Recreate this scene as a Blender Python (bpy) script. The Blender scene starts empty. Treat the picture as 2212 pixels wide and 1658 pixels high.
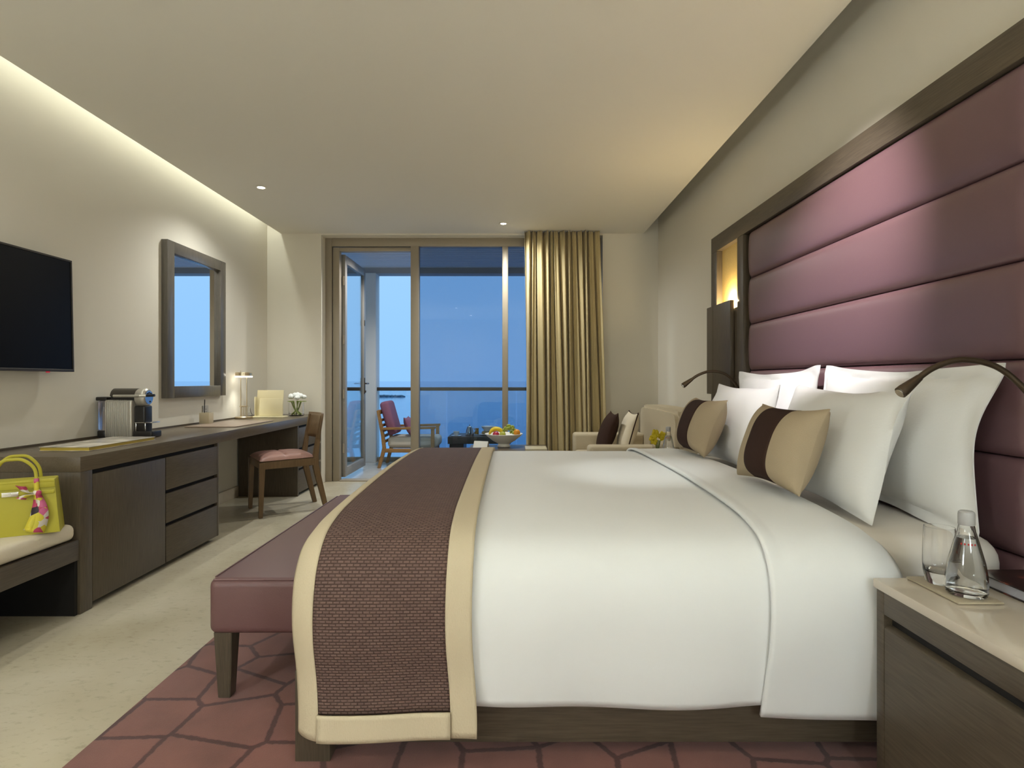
import bpy, bmesh, math, random
from mathutils import Vector, Matrix, noise
random.seed(7)
S = bpy.context.scene
C = S.collection
R = math.radians

# ------------------------------------------------------------------ camera
cam_d = bpy.data.cameras.new('camera')
cam = bpy.data.objects.new('camera', cam_d); C.objects.link(cam)
cam.location = (0, 0, 1.1); cam.rotation_euler = (R(90), 0, 0)
cam_d.sensor_width = 36; cam_d.lens = 1230 / 2212 * 36
cam_d.shift_x = -1 / 2212; cam_d.shift_y = -8 / 2212
cam_d.clip_start = 0.05; cam_d.clip_end = 20000
S.camera = cam

# ------------------------------------------------------------------ world (dusk sky over the sea)
w = bpy.data.worlds.new('dusk_sky'); S.world = w; w.use_nodes = True
nt = w.node_tree; nt.nodes.clear()
tc = nt.nodes.new('ShaderNodeTexCoord'); sx = nt.nodes.new('ShaderNodeSeparateXYZ')
rp = nt.nodes.new('ShaderNodeValToRGB'); bg = nt.nodes.new('ShaderNodeBackground'); wo = nt.nodes.new('ShaderNodeOutputWorld')
nt.links.new(tc.outputs['Generated'], sx.inputs[0]); nt.links.new(sx.outputs['Z'], rp.inputs[0])
rp.color_ramp.elements[0].position = 0.0; rp.color_ramp.elements[0].color = (.295, .585, 1.0, 1)
rp.color_ramp.elements[1].position = 0.5; rp.color_ramp.elements[1].color = (.40, .68, 1.0, 1)
nt.links.new(rp.outputs[0], bg.inputs[0]); bg.inputs[1].default_value = 1.02
nt.links.new(bg.outputs[0], wo.inputs[0])

vs = S.view_settings
vs.view_transform = 'Standard'; vs.look = 'None'; vs.gamma = 1.0; vs.use_curve_mapping = False
vs.exposure = 0.06
WARM = (.98, 1.0, .96)      # ceiling downlights
NEUTRAL = (.94, 1.0, .90)   # cove strip
COOL = (.95, 1.0, .95)      # desk lamp

# ------------------------------------------------------------------ material helpers
def srgb(r, g, b):
    f = lambda c: (c/255/12.92) if c/255 <= .04045 else ((c/255+.055)/1.055)**2.4
    return (f(r), f(g), f(b), 1)
MATS = {}
def M(name, col, rough=.5, metal=0, spec=.5, var=0, vs=6, stretch=(1,1,1), bump=0, bs=60, bstretch=(1,1,1), coat=0, trans=0, ior=1.45, emis=None, es=0, sheen=0):
    if len(col) == 3: col = (*col, 1)
    m = bpy.data.materials.new(name); m.use_nodes = True; MATS[name] = m
    n = m.node_tree.nodes; l = m.node_tree.links; p = n['Principled BSDF']
    p.inputs['Base Color'].default_value = col; p.inputs['Roughness'].default_value = rough
    p.inputs['Metallic'].default_value = metal; p.inputs['Specular IOR Level'].default_value = spec
    p.inputs['IOR'].default_value = ior; p.inputs['Transmission Weight'].default_value = trans
    p.inputs['Coat Weight'].default_value = coat; p.inputs['Sheen Weight'].default_value = sheen
    if emis: p.inputs['Emission Color'].default_value = (*emis[:3], 1); p.inputs['Emission Strength'].default_value = es
    if var or bump:
        t = n.new('ShaderNodeTexCoord')
    if var:
        mp = n.new('ShaderNodeMapping'); mp.inputs['Scale'].default_value = stretch
        nz = n.new('ShaderNodeTexNoise'); nz.inputs['Scale'].default_value = vs; nz.inputs['Detail'].default_value = 5
        rr = n.new('ShaderNodeValToRGB')
        rr.color_ramp.elements[0].position = .3; rr.color_ramp.elements[1].position = .7
        rr.color_ramp.elements[0].color = tuple(c*(1-var) for c in col[:3])+(1,)
        rr.color_ramp.elements[1].color = tuple(min(1, c*(1+var)) for c in col[:3])+(1,)
        l.new(t.outputs['Object'], mp.inputs[0]); l.new(mp.outputs[0], nz.inputs['Vector'])
        l.new(nz.outputs['Fac'], rr.inputs[0]); l.new(rr.outputs[0], p.inputs['Base Color'])
    if bump:
        mp2 = n.new('ShaderNodeMapping'); mp2.inputs['Scale'].default_value = bstretch
        nz2 = n.new('ShaderNodeTexNoise'); nz2.inputs['Scale'].default_value = bs; nz2.inputs['Detail'].default_value = 3
        b = n.new('ShaderNodeBump'); b.inputs['Strength'].default_value = bump; b.inputs['Distance'].default_value = .01
        l.new(t.outputs['Object'], mp2.inputs[0]); l.new(mp2.outputs[0], nz2.inputs['Vector'])
        l.new(nz2.outputs['Fac'], b.inputs['Height']); l.new(b.outputs[0], p.inputs['Normal'])
    return m

def pane_mat(name, tint):
    m = bpy.data.materials.new(name); m.use_nodes = True; MATS[name] = m
    n = m.node_tree.nodes; l = m.node_tree.links; n.clear()
    o = n.new('ShaderNodeOutputMaterial'); mx = n.new('ShaderNodeMixShader')
    t = n.new('ShaderNodeBsdfTransparent'); t.inputs[0].default_value = (*tint, 1)
    g = n.new('ShaderNodeBsdfGlossy'); g.inputs['Roughness'].default_value = 0.0
    lw = n.new('ShaderNodeLayerWeight'); lw.inputs[0].default_value = .5
    p = n.new('ShaderNodeMath'); p.operation = 'POWER'; p.inputs[1].default_value = 4.0
    a = n.new('ShaderNodeMath'); a.operation = 'MULTIPLY_ADD'; a.inputs[1].default_value = .94; a.inputs[2].default_value = .045
    l.new(lw.outputs['Facing'], p.inputs[0]); l.new(p.outputs[0], a.inputs[0]); l.new(a.outputs[0], mx.inputs[0])
    l.new(t.outputs[0], mx.inputs[1]); l.new(g.outputs[0], mx.inputs[2]); l.new(mx.outputs[0], o.inputs[0])
    return m

wall_m   = M('wall_paint', (.71, .665, .57), .75, spec=.25, bump=.03, bs=220)
ceil_m   = M('ceiling_paint', (.77, .735, .65), .8, spec=.2, bump=.02, bs=220)
wood     = M('dark_oak_upright', (.088, .068, .046), .42, var=.22, vs=30, stretch=(6,6,.35), bump=.06, bs=70, bstretch=(6,6,.3))
wood_h   = M('dark_oak_lengthwise', (.088, .068, .046), .42, var=.22, vs=30, stretch=(6,.35,6), bump=.06, bs=70, bstretch=(6,.3,6))
wood_x   = M('dark_oak_crosswise', (.088, .068, .046), .42, var=.22, vs=30, stretch=(.35,6,6), bump=.06, bs=70, bstretch=(.3,6,6))
wood_top = M('desktop_oak', (.115, .088, .058), .32, var=.15, vs=30, stretch=(6,.35,6))
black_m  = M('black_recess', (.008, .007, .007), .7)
screen_m = M('tv_screen', (.004, .004, .005), .3, spec=.15)
tvrim_m  = M('tv_rim', (.06, .052, .045), .35, metal=.5)
mirror_m = M('mirror_glass', (.93, .95, .95), .0, metal=1)
mframe_m = M('mirror_frame', (.105, .092, .076), .25, var=.12, vs=30, stretch=(6,6,.4))
leather_h= M('headboard_leather', (.150, .078, .086), .36, spec=.9, bump=.05, bs=320)
leather_b= M('bench_leather', (.155, .078, .077), .42, spec=.5, bump=.06, bs=300)
leather_c= M('chair_leather', (.36, .20, .165), .42, spec=.5, bump=.06, bs=300)
brass    = M('champagne_metal', (.62, .52, .36), .28, metal=1)
bronze   = M('bronze_metal', (.10, .072, .048), .4, metal=.7)
chrome   = M('chrome', (.75, .75, .75), .18, metal=1)
silver   = M('silver_plastic', (.50, .47, .41), .34, metal=.55)
blk_pl   = M('black_plastic', (.018, .016, .015), .3)
dkbr_pl  = M('dark_lid', (.05, .042, .032), .3)
frame_m  = M('window_aluminium', (.34, .29, .22), .45, metal=.15, spec=.4)
framed_m = M('door_aluminium', (.30, .28, .25), .45, metal=.2, spec=.4)
stone_bb = M('baseboard_stone', (.55, .47, .36), .35, var=.08, vs=8)
linen    = M('cream_linen', (.62, .53, .37), .85, spec=.2, bump=.2, bs=420, bstretch=(1,1,.3))
beige_c  = M('beige_cushion_cloth', (.42, .335, .225), .85, spec=.2, bump=.15, bs=380)
brown_c  = M('brown_cloth', (.045, .024, .018), .85, spec=.15, bump=.1, bs=300)
sofa_m   = M('sofa_fabric', (.58, .50, .36), .85, spec=.2, bump=.15, bs=300)
white_c  = M('white_cotton', (.79, .785, .765), .7, spec=.25, bump=.05, bs=160, sheen=.1)
duvet_m  = M('white_duvet_cotton', (.82, .83, .82), .6, spec=.3, bump=.03, bs=60, sheen=.15)
sheet_m  = M('fitted_sheet', (.74, .69, .62), .7, spec=.25)
cushion_w= M('white_seat_cloth', (.74, .66, .52), .8, spec=.2, bump=.1, bs=300)
yellow_l = M('yellow_leather', (.45, .40, .035), .45, bump=.06, bs=500)
teak     = M('teak', (.33, .17, .055), .45, var=.2, vs=20, stretch=(.4,5,5))
oak_ch   = M('chair_oak', (.155, .095, .045), .42, var=.2, vs=20, stretch=(5,5,.4))
plum     = M('plum_cloth', (.24, .105, .16), .8, spec=.2, bump=.1, bs=300)
out_cush = M('outdoor_cushion', (.60, .54, .44), .85, spec=.2)
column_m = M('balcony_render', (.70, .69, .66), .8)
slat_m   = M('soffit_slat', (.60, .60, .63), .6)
porc     = M('white_porcelain', (.80, .77, .70), .25)
glass    = M('clear_glass', (1, 1, 1), 0.0, trans=1, ior=1.45)
water_m  = M('water', (.97, .99, 1), 0.0, trans=1, ior=1.33)
plast_cl = M('smoked_tank', (.55, .52, .55), .1, trans=.85, ior=1.3)
fixpane  = pane_mat('tinted_glazing', (.60, .69, .78))
doorpane = pane_mat('door_glazing', (.88, .92, .93))
railpane = pane_mat('rail_glazing', (.90, .95, .96))
lens_m   = M('lit_lens', (1, 1, 1), .5, emis=(1, .93, .80), es=14)
led_m    = M('lit_led', (1, 1, 1), .5, emis=(1, .97, .85), es=4)
goldpan  = M('gold_textile', (.55, .40, .15), .6, var=.1, vs=200, bump=.1, bs=300)

# limestone floor
def floor_material():
    m = M('limestone', (.55, .49, .365), .22, spec=.5)
    n = m.node_tree.nodes; l = m.node_tree.links; p = n['Principled BSDF']
    t = n.new('ShaderNodeTexCoord'); nz = n.new('ShaderNodeTexNoise'); nz.inputs['Scale'].default_value = 2.2; nz.inputs['Detail'].default_value = 6
    mp = n.new('ShaderNodeMapping'); mp.inputs['Scale'].default_value = (16, 30, 1)
    nz2 = n.new('ShaderNodeTexNoise'); nz2.inputs['Scale'].default_value = 1.6; nz2.inputs['Detail'].default_value = 7; nz2.inputs['Roughness'].default_value = .7
    r1 = n.new('ShaderNodeValToRGB'); r1.color_ramp.elements[0].position = .35; r1.color_ramp.elements[1].position = .68
    r1.color_ramp.elements[0].color = (.50, .44, .315, 1); r1.color_ramp.elements[1].color = (.61, .55, .42, 1)
    r2 = n.new('ShaderNodeValToRGB'); r2.color_ramp.elements[0].position = .30; r2.color_ramp.elements[1].position = .46
    r2.color_ramp.elements[0].color = (.80, .79, .77, 1); r2.color_ramp.elements[1].color = (1, 1, 1, 1)
    mx = n.new('ShaderNodeMix'); mx.data_type = 'RGBA'; mx.blend_type = 'MULTIPLY'; mx.inputs[0].default_value = 1
    l.new(t.outputs['Object'], nz.inputs['Vector']); l.new(t.outputs['Object'], mp.inputs[0]); l.new(mp.outputs[0], nz2.inputs['Vector'])
    l.new(nz.outputs['Fac'], r1.inputs[0]); l.new(nz2.outputs['Fac'], r2.inputs[0])
    l.new(r1.outputs[0], mx.inputs[6]); l.new(r2.outputs[0], mx.inputs[7]); l.new(mx.outputs[2], p.inputs['Base Color'])
    return m
floor_m = floor_material()

def rug_material():
    m = M('rug_pile', (.2, .09, .075), .95, spec=.1, sheen=.25)
    n = m.node_tree.nodes; l = m.node_tree.links; p = n['Principled BSDF']
    t = n.new('ShaderNodeTexCoord'); mp = n.new('ShaderNodeMapping'); mp.inputs['Scale'].default_value = (4.6, 4.6, 4.6)
    nzw = n.new('ShaderNodeTexNoise'); nzw.inputs['Scale'].default_value = 60; 
    add = n.new('ShaderNodeVectorMath'); add.operation = 'MULTIPLY_ADD'
    add.inputs[1].default_value = (.05, .05, 0)
    vo = n.new('ShaderNodeTexVoronoi'); vo.feature = 'DISTANCE_TO_EDGE'; vo.voronoi_dimensions = '2D'; vo.inputs['Scale'].default_value = 1.0; vo.inputs['Randomness'].default_value = .8
    r = n.new('ShaderNodeValToRGB'); r.color_ramp.elements[0].position = .028; r.color_ramp.elements[1].position = .05
    r.color_ramp.elements[0].color = (.085, .030, .026, 1); r.color_ramp.elements[1].color = (.225, .092, .072, 1)
    nz = n.new('ShaderNodeTexNoise'); nz.inputs['Scale'].default_value = 5; nz.inputs['Detail'].default_value = 4
    r2 = n.new('ShaderNodeValToRGB'); r2.color_ramp.elements[0].position = .3; r2.color_ramp.elements[1].position = .7
    r2.color_ramp.elements[0].color = (.82, .82, .82, 1); r2.color_ramp.elements[1].color = (1.12, 1.1, 1.1, 1)
    mx = n.new('ShaderNodeMix'); mx.data_type = 'RGBA'; mx.blend_type = 'MULTIPLY'; mx.inputs[0].default_value = 1
    nf = n.new('ShaderNodeTexNoise'); nf.inputs['Scale'].default_value = 400
    b = n.new('ShaderNodeBump'); b.inputs['Strength'].default_value = .5; b.inputs['Distance'].default_value = .006
    b2 = n.new('ShaderNodeBump'); b2.inputs['Strength'].default_value = .4; b2.inputs['Distance'].default_value = .003
    l.new(t.outputs['Object'], mp.inputs[0]); l.new(t.outputs['Object'], nzw.inputs['Vector'])
    l.new(nzw.outputs['Color'], add.inputs[0]); l.new(mp.outputs[0], add.inputs[2]); l.new(add.outputs[0], vo.inputs['Vector'])
    l.new(vo.outputs['Distance'], r.inputs[0]); l.new(t.outputs['Object'], nz.inputs['Vector']); l.new(nz.outputs['Fac'], r2.inputs[0])
    l.new(r.outputs[0], mx.inputs[6]); l.new(r2.outputs[0], mx.inputs[7]); l.new(mx.outputs[2], p.inputs['Base Color'])
    l.new(t.outputs['Object'], nf.inputs['Vector'])
    l.new(r.outputs[0], b.inputs['Height']); l.new(nf.outputs['Fac'], b2.inputs['Height']); l.new(b.outputs[0], b2.inputs['Normal']); l.new(b2.outputs[0], p.inputs['Normal'])
    return m
rug_m = rug_material()

def weave_material():
    # small basket weave: brick pattern in the cloth's own UV metres
    m = M('woven_runner', (.15, .09, .075), .75, spec=.3)
    n = m.node_tree.nodes; l = m.node_tree.links; p = n['Principled BSDF']
    t = n.new('ShaderNodeUVMap'); mp = n.new('ShaderNodeMapping'); mp.inputs['Scale'].default_value = (34, 34, 1)
    br = n.new('ShaderNodeTexBrick'); br.inputs['Scale'].default_value = 1.0
    br.inputs['Color1'].default_value = (.185, .115, .095, 1); br.inputs['Color2'].default_value = (.150, .092, .078, 1); br.inputs['Mortar'].default_value = (.105, .064, .055, 1)
    br.inputs['Mortar Size'].default_value = .07; br.inputs['Mortar Smooth'].default_value = 1.0; br.inputs['Brick Width'].default_value = .62; br.inputs['Row Height'].default_value = .29
    b = n.new('ShaderNodeBump'); b.inputs['Strength'].default_value = .8; b.inputs['Distance'].default_value = .004
    l.new(t.outputs[0], mp.inputs[0]); l.new(mp.outputs[0], br.inputs['Vector']); l.new(br.outputs['Color'], p.inputs['Base Color'])
    inv = n.new('ShaderNodeMath'); inv.operation = 'SUBTRACT'; inv.inputs[0].default_value = 1
    l.new(br.outputs['Fac'], inv.inputs[1]); l.new(inv.outputs[0], b.inputs['Height']); l.new(b.outputs[0], p.inputs['Normal'])
    return m
weave_m = weave_material()

def scarf_material():
    m = M('printed_silk', (.8, .7, .2), .5)
    n = m.node_tree.nodes; l = m.node_tree.links; p = n['Principled BSDF']
    t = n.new('ShaderNodeTexCoord'); vo = n.new('ShaderNodeTexVoronoi'); vo.inputs['Scale'].default_value = 38
    r = n.new('ShaderNodeValToRGB'); r.color_ramp.interpolation = 'CONSTANT'
    cols = [(0, (.65, .55, .05)), (.3, (.68, .62, .55)), (.5, (.50, .06, .14)), (.68, (.62, .54, .06)), (.85, (.03, .02, .03)), (.91, (.55, .12, .25))]
    e = r.color_ramp.elements; e[0].position = 0; e[0].color = (*cols[0][1], 1); e[1].position = cols[1][0]; e[1].color = (*cols[1][1], 1)
    for pos, c in cols[2:]:
        k = e.new(pos); k.color = (*c, 1)
    sp = n.new('ShaderNodeSeparateXYZ'); l.new(t.outputs['Object'], vo.inputs['Vector']); l.new(vo.outputs['Color'], sp.inputs[0])
    l.new(sp.outputs[0], r.inputs[0]); l.new(r.outputs[0], p.inputs['Base Color'])
    return m
scarf_m = scarf_material()

# ------------------------------------------------------------------ mesh helpers
def merge(bm, t, mtx=None):
    if mtx is not None: bmesh.ops.transform(t, matrix=mtx, verts=t.verts)
    me = bpy.data.meshes.new('t'); t.to_mesh(me); t.free(); bm.from_mesh(me); bpy.data.meshes.remove(me)
def box(bm, x0, x1, y0, y1, z0, z1, bev=0, seg=2, mtx=None):
    t = bmesh.new(); bmesh.ops.create_cube(t, size=1)
    for v in t.verts: v.co = Vector(((x0+x1)/2+v.co.x*(x1-x0), (y0+y1)/2+v.co.y*(y1-y0), (z0+z1)/2+v.co.z*(z1-z0)))
    if bev: bmesh.ops.bevel(t, geom=list(t.edges), offset=bev, segments=seg, affect='EDGES', profile=.5)
    merge(bm, t, mtx)
def cyl(bm, p0, p1, r0, r1=None, n=24):
    p0, p1 = Vector(p0), Vector(p1); d = p1-p0
    t = bmesh.new(); bmesh.ops.create_cone(t, cap_ends=True, segments=n, radius1=r0, radius2=r0 if r1 is None else r1, depth=d.length)
    merge(bm, t, Matrix.Translation((p0+p1)/2) @ d.to_track_quat('Z', 'Y').to_matrix().to_4x4())
def taper(bm, p0, s0, p1, s1, bev=0):
    t = bmesh.new(); vs_ = []
    for p, s in ((p0, s0), (p1, s1)):
        for a, b in ((-1,-1), (1,-1), (1,1), (-1,1)): vs_.append(t.verts.new((p[0]+a*s[0]/2, p[1]+b*s[1]/2, p[2])))
    for f in ((3,2,1,0), (4,5,6,7), (0,1,5,4), (1,2,6,5), (2,3,7,6), (3,0,4,7)): t.faces.new([vs_[i] for i in f])
    if bev: bmesh.ops.bevel(t, geom=list(t.edges), offset=bev, segments=2, affect='EDGES')
    bmesh.ops.recalc_face_normals(t, faces=t.faces)
    merge(bm, t)
def catmull(pts, n):
    pts = [Vector(p) for p in pts]; P = [pts[0]*2-pts[1]]+pts+[pts[-1]*2-pts[-2]]; out = []
    for i in range(1, len(P)-2):
        for k in range(n):
            t = k/n; a, b, c, d = P[i-1], P[i], P[i+1], P[i+2]
            out.append(.5*((2*b)+(c-a)*t+(2*a-5*b+4*c-d)*t*t+(3*b-a-3*c+d)*t**3))
    out.append(pts[-1]); return out
def tube(bm, pts, r, n=10, flat=1.0):
    pts = [Vector(p) for p in pts]; rings = []
    tg = (pts[1]-pts[0]).normalized(); up = Vector((0,0,1)) if abs(tg.z) < .9 else Vector((1,0,0))
    nrm = (up-tg*up.dot(tg)).normalized()
    for i, p in enumerate(pts):
        tg = (pts[min(i+1, len(pts)-1)]-pts[max(i-1, 0)]).normalized()
        nrm = (nrm-tg*nrm.dot(tg)).normalized(); bn = tg.cross(nrm)
        rr = r[i] if isinstance(r, (list, tuple)) else r
        rings.append([bm.verts.new(p+(nrm*math.cos(2*math.pi*k/n)*flat+bn*math.sin(2*math.pi*k/n))*rr) for k in range(n)])
    for a, b in zip(rings, rings[1:]):
        for k in range(n): bm.faces.new((a[k], a[(k+1) % n], b[(k+1) % n], b[k]))
    bm.faces.new(rings[0][::-1]); bm.faces.new(rings[-1])
def lathe(bm, prof, n=32, c=(0,0,0), mtx=None):
    t = bmesh.new(); rings = []
    for r, z in prof:
        if r < 1e-5: rings.append([t.verts.new((0, 0, z))]*n)
        else: rings.append([t.verts.new((r*math.cos(2*math.pi*k/n), r*math.sin(2*math.pi*k/n), z)) for k in range(n)])
    for a, b in zip(rings, rings[1:]):
        for k in range(n):
            vs_ = []
            for v in (a[k], a[(k+1) % n], b[(k+1) % n], b[k]):
                if v not in vs_: vs_.append(v)
            if len(vs_) > 2: t.faces.new(vs_)
    bmesh.ops.recalc_face_normals(t, faces=t.faces)
    if mtx is None: mtx = Matrix.Translation(c)
    merge(bm, t, mtx)
def ball(bm, c, r, sc=(1,1,1), sub=2, mtx=None):
    t = bmesh.new(); bmesh.ops.create_icosphere(t, subdivisions=sub, radius=r)
    m = Matrix.Translation(c) @ (mtx or Matrix.Identity(4)) @ Matrix.Diagonal((*sc, 1)); merge(bm, t, m)
def grid(bm, nu, nv, f, flip=False, uv=None):
    V = [[bm.verts.new(f(i/nu, j/nv)) for j in range(nv+1)] for i in range(nu+1)]
    lay = bm.loops.layers.uv.verify() if uv else None
    for i in range(nu):
        for j in range(nv):
            q = [(i,j), (i+1,j), (i+1,j+1), (i,j+1)]
            if flip: q = q[::-1]
            fc = bm.faces.new([V[a][b] for a, b in q])
            if uv:
                for lp, (a, b) in zip(fc.loops, q): lp[lay].uv = uv(a/nu, b/nv)
    return V
def prism(bm, pts, h0, h1, axis='z', bev=0, seg=2, mtx=None):
    t = bmesh.new()
    mk = {'z': lambda p, h: (p[0], p[1], h), 'x': lambda p, h: (h, p[0], p[1]), 'y': lambda p, h: (p[0], h, p[1])}[axis]
    a = [t.verts.new(mk(p, h0)) for p in pts]; b = [t.verts.new(mk(p, h1)) for p in pts]; n = len(pts)
    t.faces.new(a); t.faces.new(b[::-1])
    for i in range(n): t.faces.new((a[i], b[i], b[(i+1) % n], a[(i+1) % n]))
    bmesh.ops.recalc_face_normals(t, faces=t.faces)
    if bev: bmesh.ops.bevel(t, geom=list(t.edges), offset=bev, segments=seg, affect='EDGES')
    merge(bm, t, mtx)

ORG = {}
def tag(o, label, cat, group=None):
    o['label'] = label; o['category'] = cat
    if group: o['group'] = group
    return o
def thing(name, loc, label, cat, group=None, rotz=0, kind=None):
    o = bpy.data.objects.new(name, None); C.objects.link(o); o.location = loc; o.rotation_euler = (0, 0, rotz)
    o.empty_display_size = .1; ORG[o] = Vector(loc)
    if kind: o['kind'] = kind
    if label: tag(o, label, cat, group)
    return o
def obj(name, fn, mat, parent=None, world=True, ang=35, solid=0, label=None):
    bm = bmesh.new(); fn(bm)
    me = bpy.data.meshes.new(name)
    off = ORG.get(parent, Vector((0,0,0))) if (parent is not None and world) else Vector((0,0,0))
    own = Vector((0,0,0))
    if parent is None and world and bm.verts:      # put the origin at the thing's base
        xs = [v.co.x for v in bm.verts]; ys = [v.co.y for v in bm.verts]; zs = [v.co.z for v in bm.verts]
        own = Vector(((min(xs)+max(xs))/2, (min(ys)+max(ys))/2, min(zs))); off = own
    if off.length: bmesh.ops.translate(bm, vec=-off, verts=bm.verts)
    bm.to_mesh(me); bm.free()
    for p in me.polygons: p.use_smooth = True
    me.set_sharp_from_angle(angle=R(ang))
    mats = mat if isinstance(mat, (list, tuple)) else [mat]
    for m in mats: me.materials.append(m)
    o = bpy.data.objects.new(name, me); C.objects.link(o)
    if parent is not None: o.parent = parent; ORG[o] = off
    else: o.location = own; ORG[o] = own
    if solid:
        md = o.modifiers.new('thickness', 'SOLIDIFY'); md.thickness = abs(solid); md.offset = -1 if solid > 0 else 1
    if label: o['label'] = label
    return o
def struct(o): o['kind'] = 'structure'; return o
def copy_thing(o, loc, label=None, group=None, parent=None):
    r = o.copy(); C.objects.link(r)
    if loc is not None: r.location = loc
    if parent is not None: r.parent = parent
    if label: r['label'] = label
    if group: r['group'] = group
    for ch in [c for c in bpy.data.objects if c.parent == o]: copy_thing(ch, None, parent=r)
    return r
def bx(x0, x1, y0, y1, z0, z1, bev=0, seg=2): return lambda bm: box(bm, x0, x1, y0, y1, z0, z1, bev, seg)

# ------------------------------------------------------------------ room dimensions
XL, XR, YB, YF, ZC, ZT = -2.61, 1.55, 6.06, -2.2, 2.66, 2.96
CE0, CE1 = -2.463, 1.394
OX0, OX1, OZ = -2.035, .96, 2.645          # window opening
# lights -------------------------------------------------------------
def lamp(name, kind, loc, energy, col, parent=None, **kw):
    d = bpy.data.lights.new(name, kind); d.energy = energy; d.color = col
    for k, v in kw.items(): setattr(d, k, v)
    o = bpy.data.objects.new(name, d); C.objects.link(o); o.location = loc
    if parent is not None: o.parent = parent; o.location = Vector(loc)-ORG[parent]
    return o
def downlight(x, y, energy, label, aim=None, size=120, blend=.9, col=WARM, rad=.03, group='recessed ceiling downlights'):
    t = thing('downlight', (x, y, ZC), label, 'ceiling light', group)
    obj('trim_ring', lambda bm: lathe(bm, [(.028, -.001), (.043, -.001), (.045, -.004), (.041, -.007), (.030, -.006), (.028, -.001)], 28), ceil_m, t, world=False)
    obj('lens', lambda bm: lathe(bm, [(0, -.003), (.0285, -.003), (.0285, -.0045), (0, -.0045)], 24), lens_m, t, world=False)
    l = lamp('downlight_bulb', 'SPOT', (x, y, ZC-.02), energy, col, t, spot_size=R(size), spot_blend=blend, shadow_soft_size=rad)
    if aim is not None:
        d = Vector(aim)-Vector((x, y, ZC-.02)); l.rotation_euler = d.to_track_quat('-Z', 'Y').to_euler()
    return t
G_IN = 'recessed ceiling downlights in the room'
downlight(-2.03, 4.60, 62, 'small round recessed downlight in the ceiling above the writing desk', size=140, group=G_IN)
downlight(-.09, 5.66, 90, 'small round recessed downlight in the ceiling in front of the glazed window', size=165, group=G_IN)
G_B = 'added ceiling downlights outside the view'  # this group is added out of view to brighten the room
downlight(-2.03, 2.10, 18, 'added unseen downlight in the ceiling over the luggage bench', size=150, group=G_B)
downlight(-1.2, .2, 30, 'added unseen downlight in the ceiling over the open floor before the bed', size=150, group=G_B)
downlight(.55, 1.95, 250, 'added unseen spotlight in the ceiling aimed at the headboard', aim=(1.50, 2.60, 1.55), size=50, blend=1, col=(1, .96, 1.0), group=G_B)  # added spot that makes the bright patch on the headboard
downlight(.35, 1.85, 48, 'added unseen spotlight in the ceiling aimed at the bed top', aim=(.55, 2.55, .68), size=24, blend=.9, col=(.93, 1.0, 1.0), group=G_B)  # added spot for the pool of light on the duvet
downlight(-1.0, -1.2, 60, 'added unseen downlight in the ceiling of the entrance passage', size=160, group=G_B)
shade_m = M('fill_lamp_shade', (.9, .88, .84), .7, emis=(.84, .95, 1.0), es=24)
def fill_floor_lamp(x, y, label):  # unseen lamp added behind the camera as soft fill
    t = thing('fill_floor_lamp', (x, y, 0), label, 'floor lamp', 'added fill lamps behind the viewpoint')
    obj('base', lambda bm: lathe(bm, [(0, .001), (.13, .001), (.13, .015), (.02, .03), (0, .03)], 32), bronze, t, world=False)
    obj('pole', lambda bm: cyl(bm, (0, 0, .02), (0, 0, 1.20), .012, n=14), bronze, t, world=False)
    obj('drum_shade', lambda bm: lathe(bm, [(.17, 1.18), (.19, 1.18), (.19, 1.50), (.17, 1.50), (.17, 1.18)], 36), shade_m, t, world=False)
fill_floor_lamp(-2.37, -.75, 'added fill lamp with a lit drum shade by the left wall behind the viewpoint')
fill_floor_lamp(.95, -.75, 'added fill lamp with a lit drum shade by the right wall behind the viewpoint')

# ------------------------------------------------------------------ room shell
struct(obj('floor', bx(XL-.1, XR+.1, YF-.1, YB+.30, -.12, 0), floor_m))
struct(obj('wall_left', bx(XL-.12, XL, YF-.12, YB+.28, 0, ZT), wall_m))
struct(obj('wall_right', bx(XR, XR+.12, YF-.12, YB+.28, 0, ZT), wall_m))
struct(obj('wall_front', bx(XL, XR, YF-.12, YF, 0, ZT), wall_m))
def wb(bm):
    box(bm, XL, OX0, YB, YB+.26, 0, ZT); box(bm, OX1, XR, YB, YB+.26, 0, ZT); box(bm, OX0, OX1, YB, YB+.26, OZ, ZT)
struct(obj('wall_back', wb, wall_m))
struct(obj('ceiling', lambda bm: (box(bm, CE0, CE1, YF, YB, ZC, ZC+.12), box(bm, XL, XR, YF, YB, ZT, ZT+.1)), ceil_m))
struct(obj('baseboard_left', bx(XL, XL+.015, YF, YB-.016, 0, .10, .003), stone_bb))
struct(obj('baseboard_back', lambda bm: (box(bm, XL, OX0-.002, YB-.015, YB, 0, .10, .003), box(bm, OX1+.002, XR, YB-.015, YB, 0, .10, .003)), stone_bb))
struct(obj('baseboard_right', bx(XR-.015, XR, YF, YB-.016, 0, .10, .003), stone_bb))

# cove light hidden above the ceiling edge on the left
t = thing('cove_light', (-2.535, 2.0, ZT), 'long concealed cove light strip in the ceiling slot above the left wall', 'cove light')
obj('housing', bx(-2.57, -2.50, YF+.1, YB-.06, ZT-.03, ZT, .004), ceil_m, t)
l = lamp('cove_led', 'AREA', (-2.535, (YF+YB)/2, ZT-.035), 23, NEUTRAL, t, shape='RECTANGLE', size=.04, size_y=YB-YF-.25)

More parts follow.
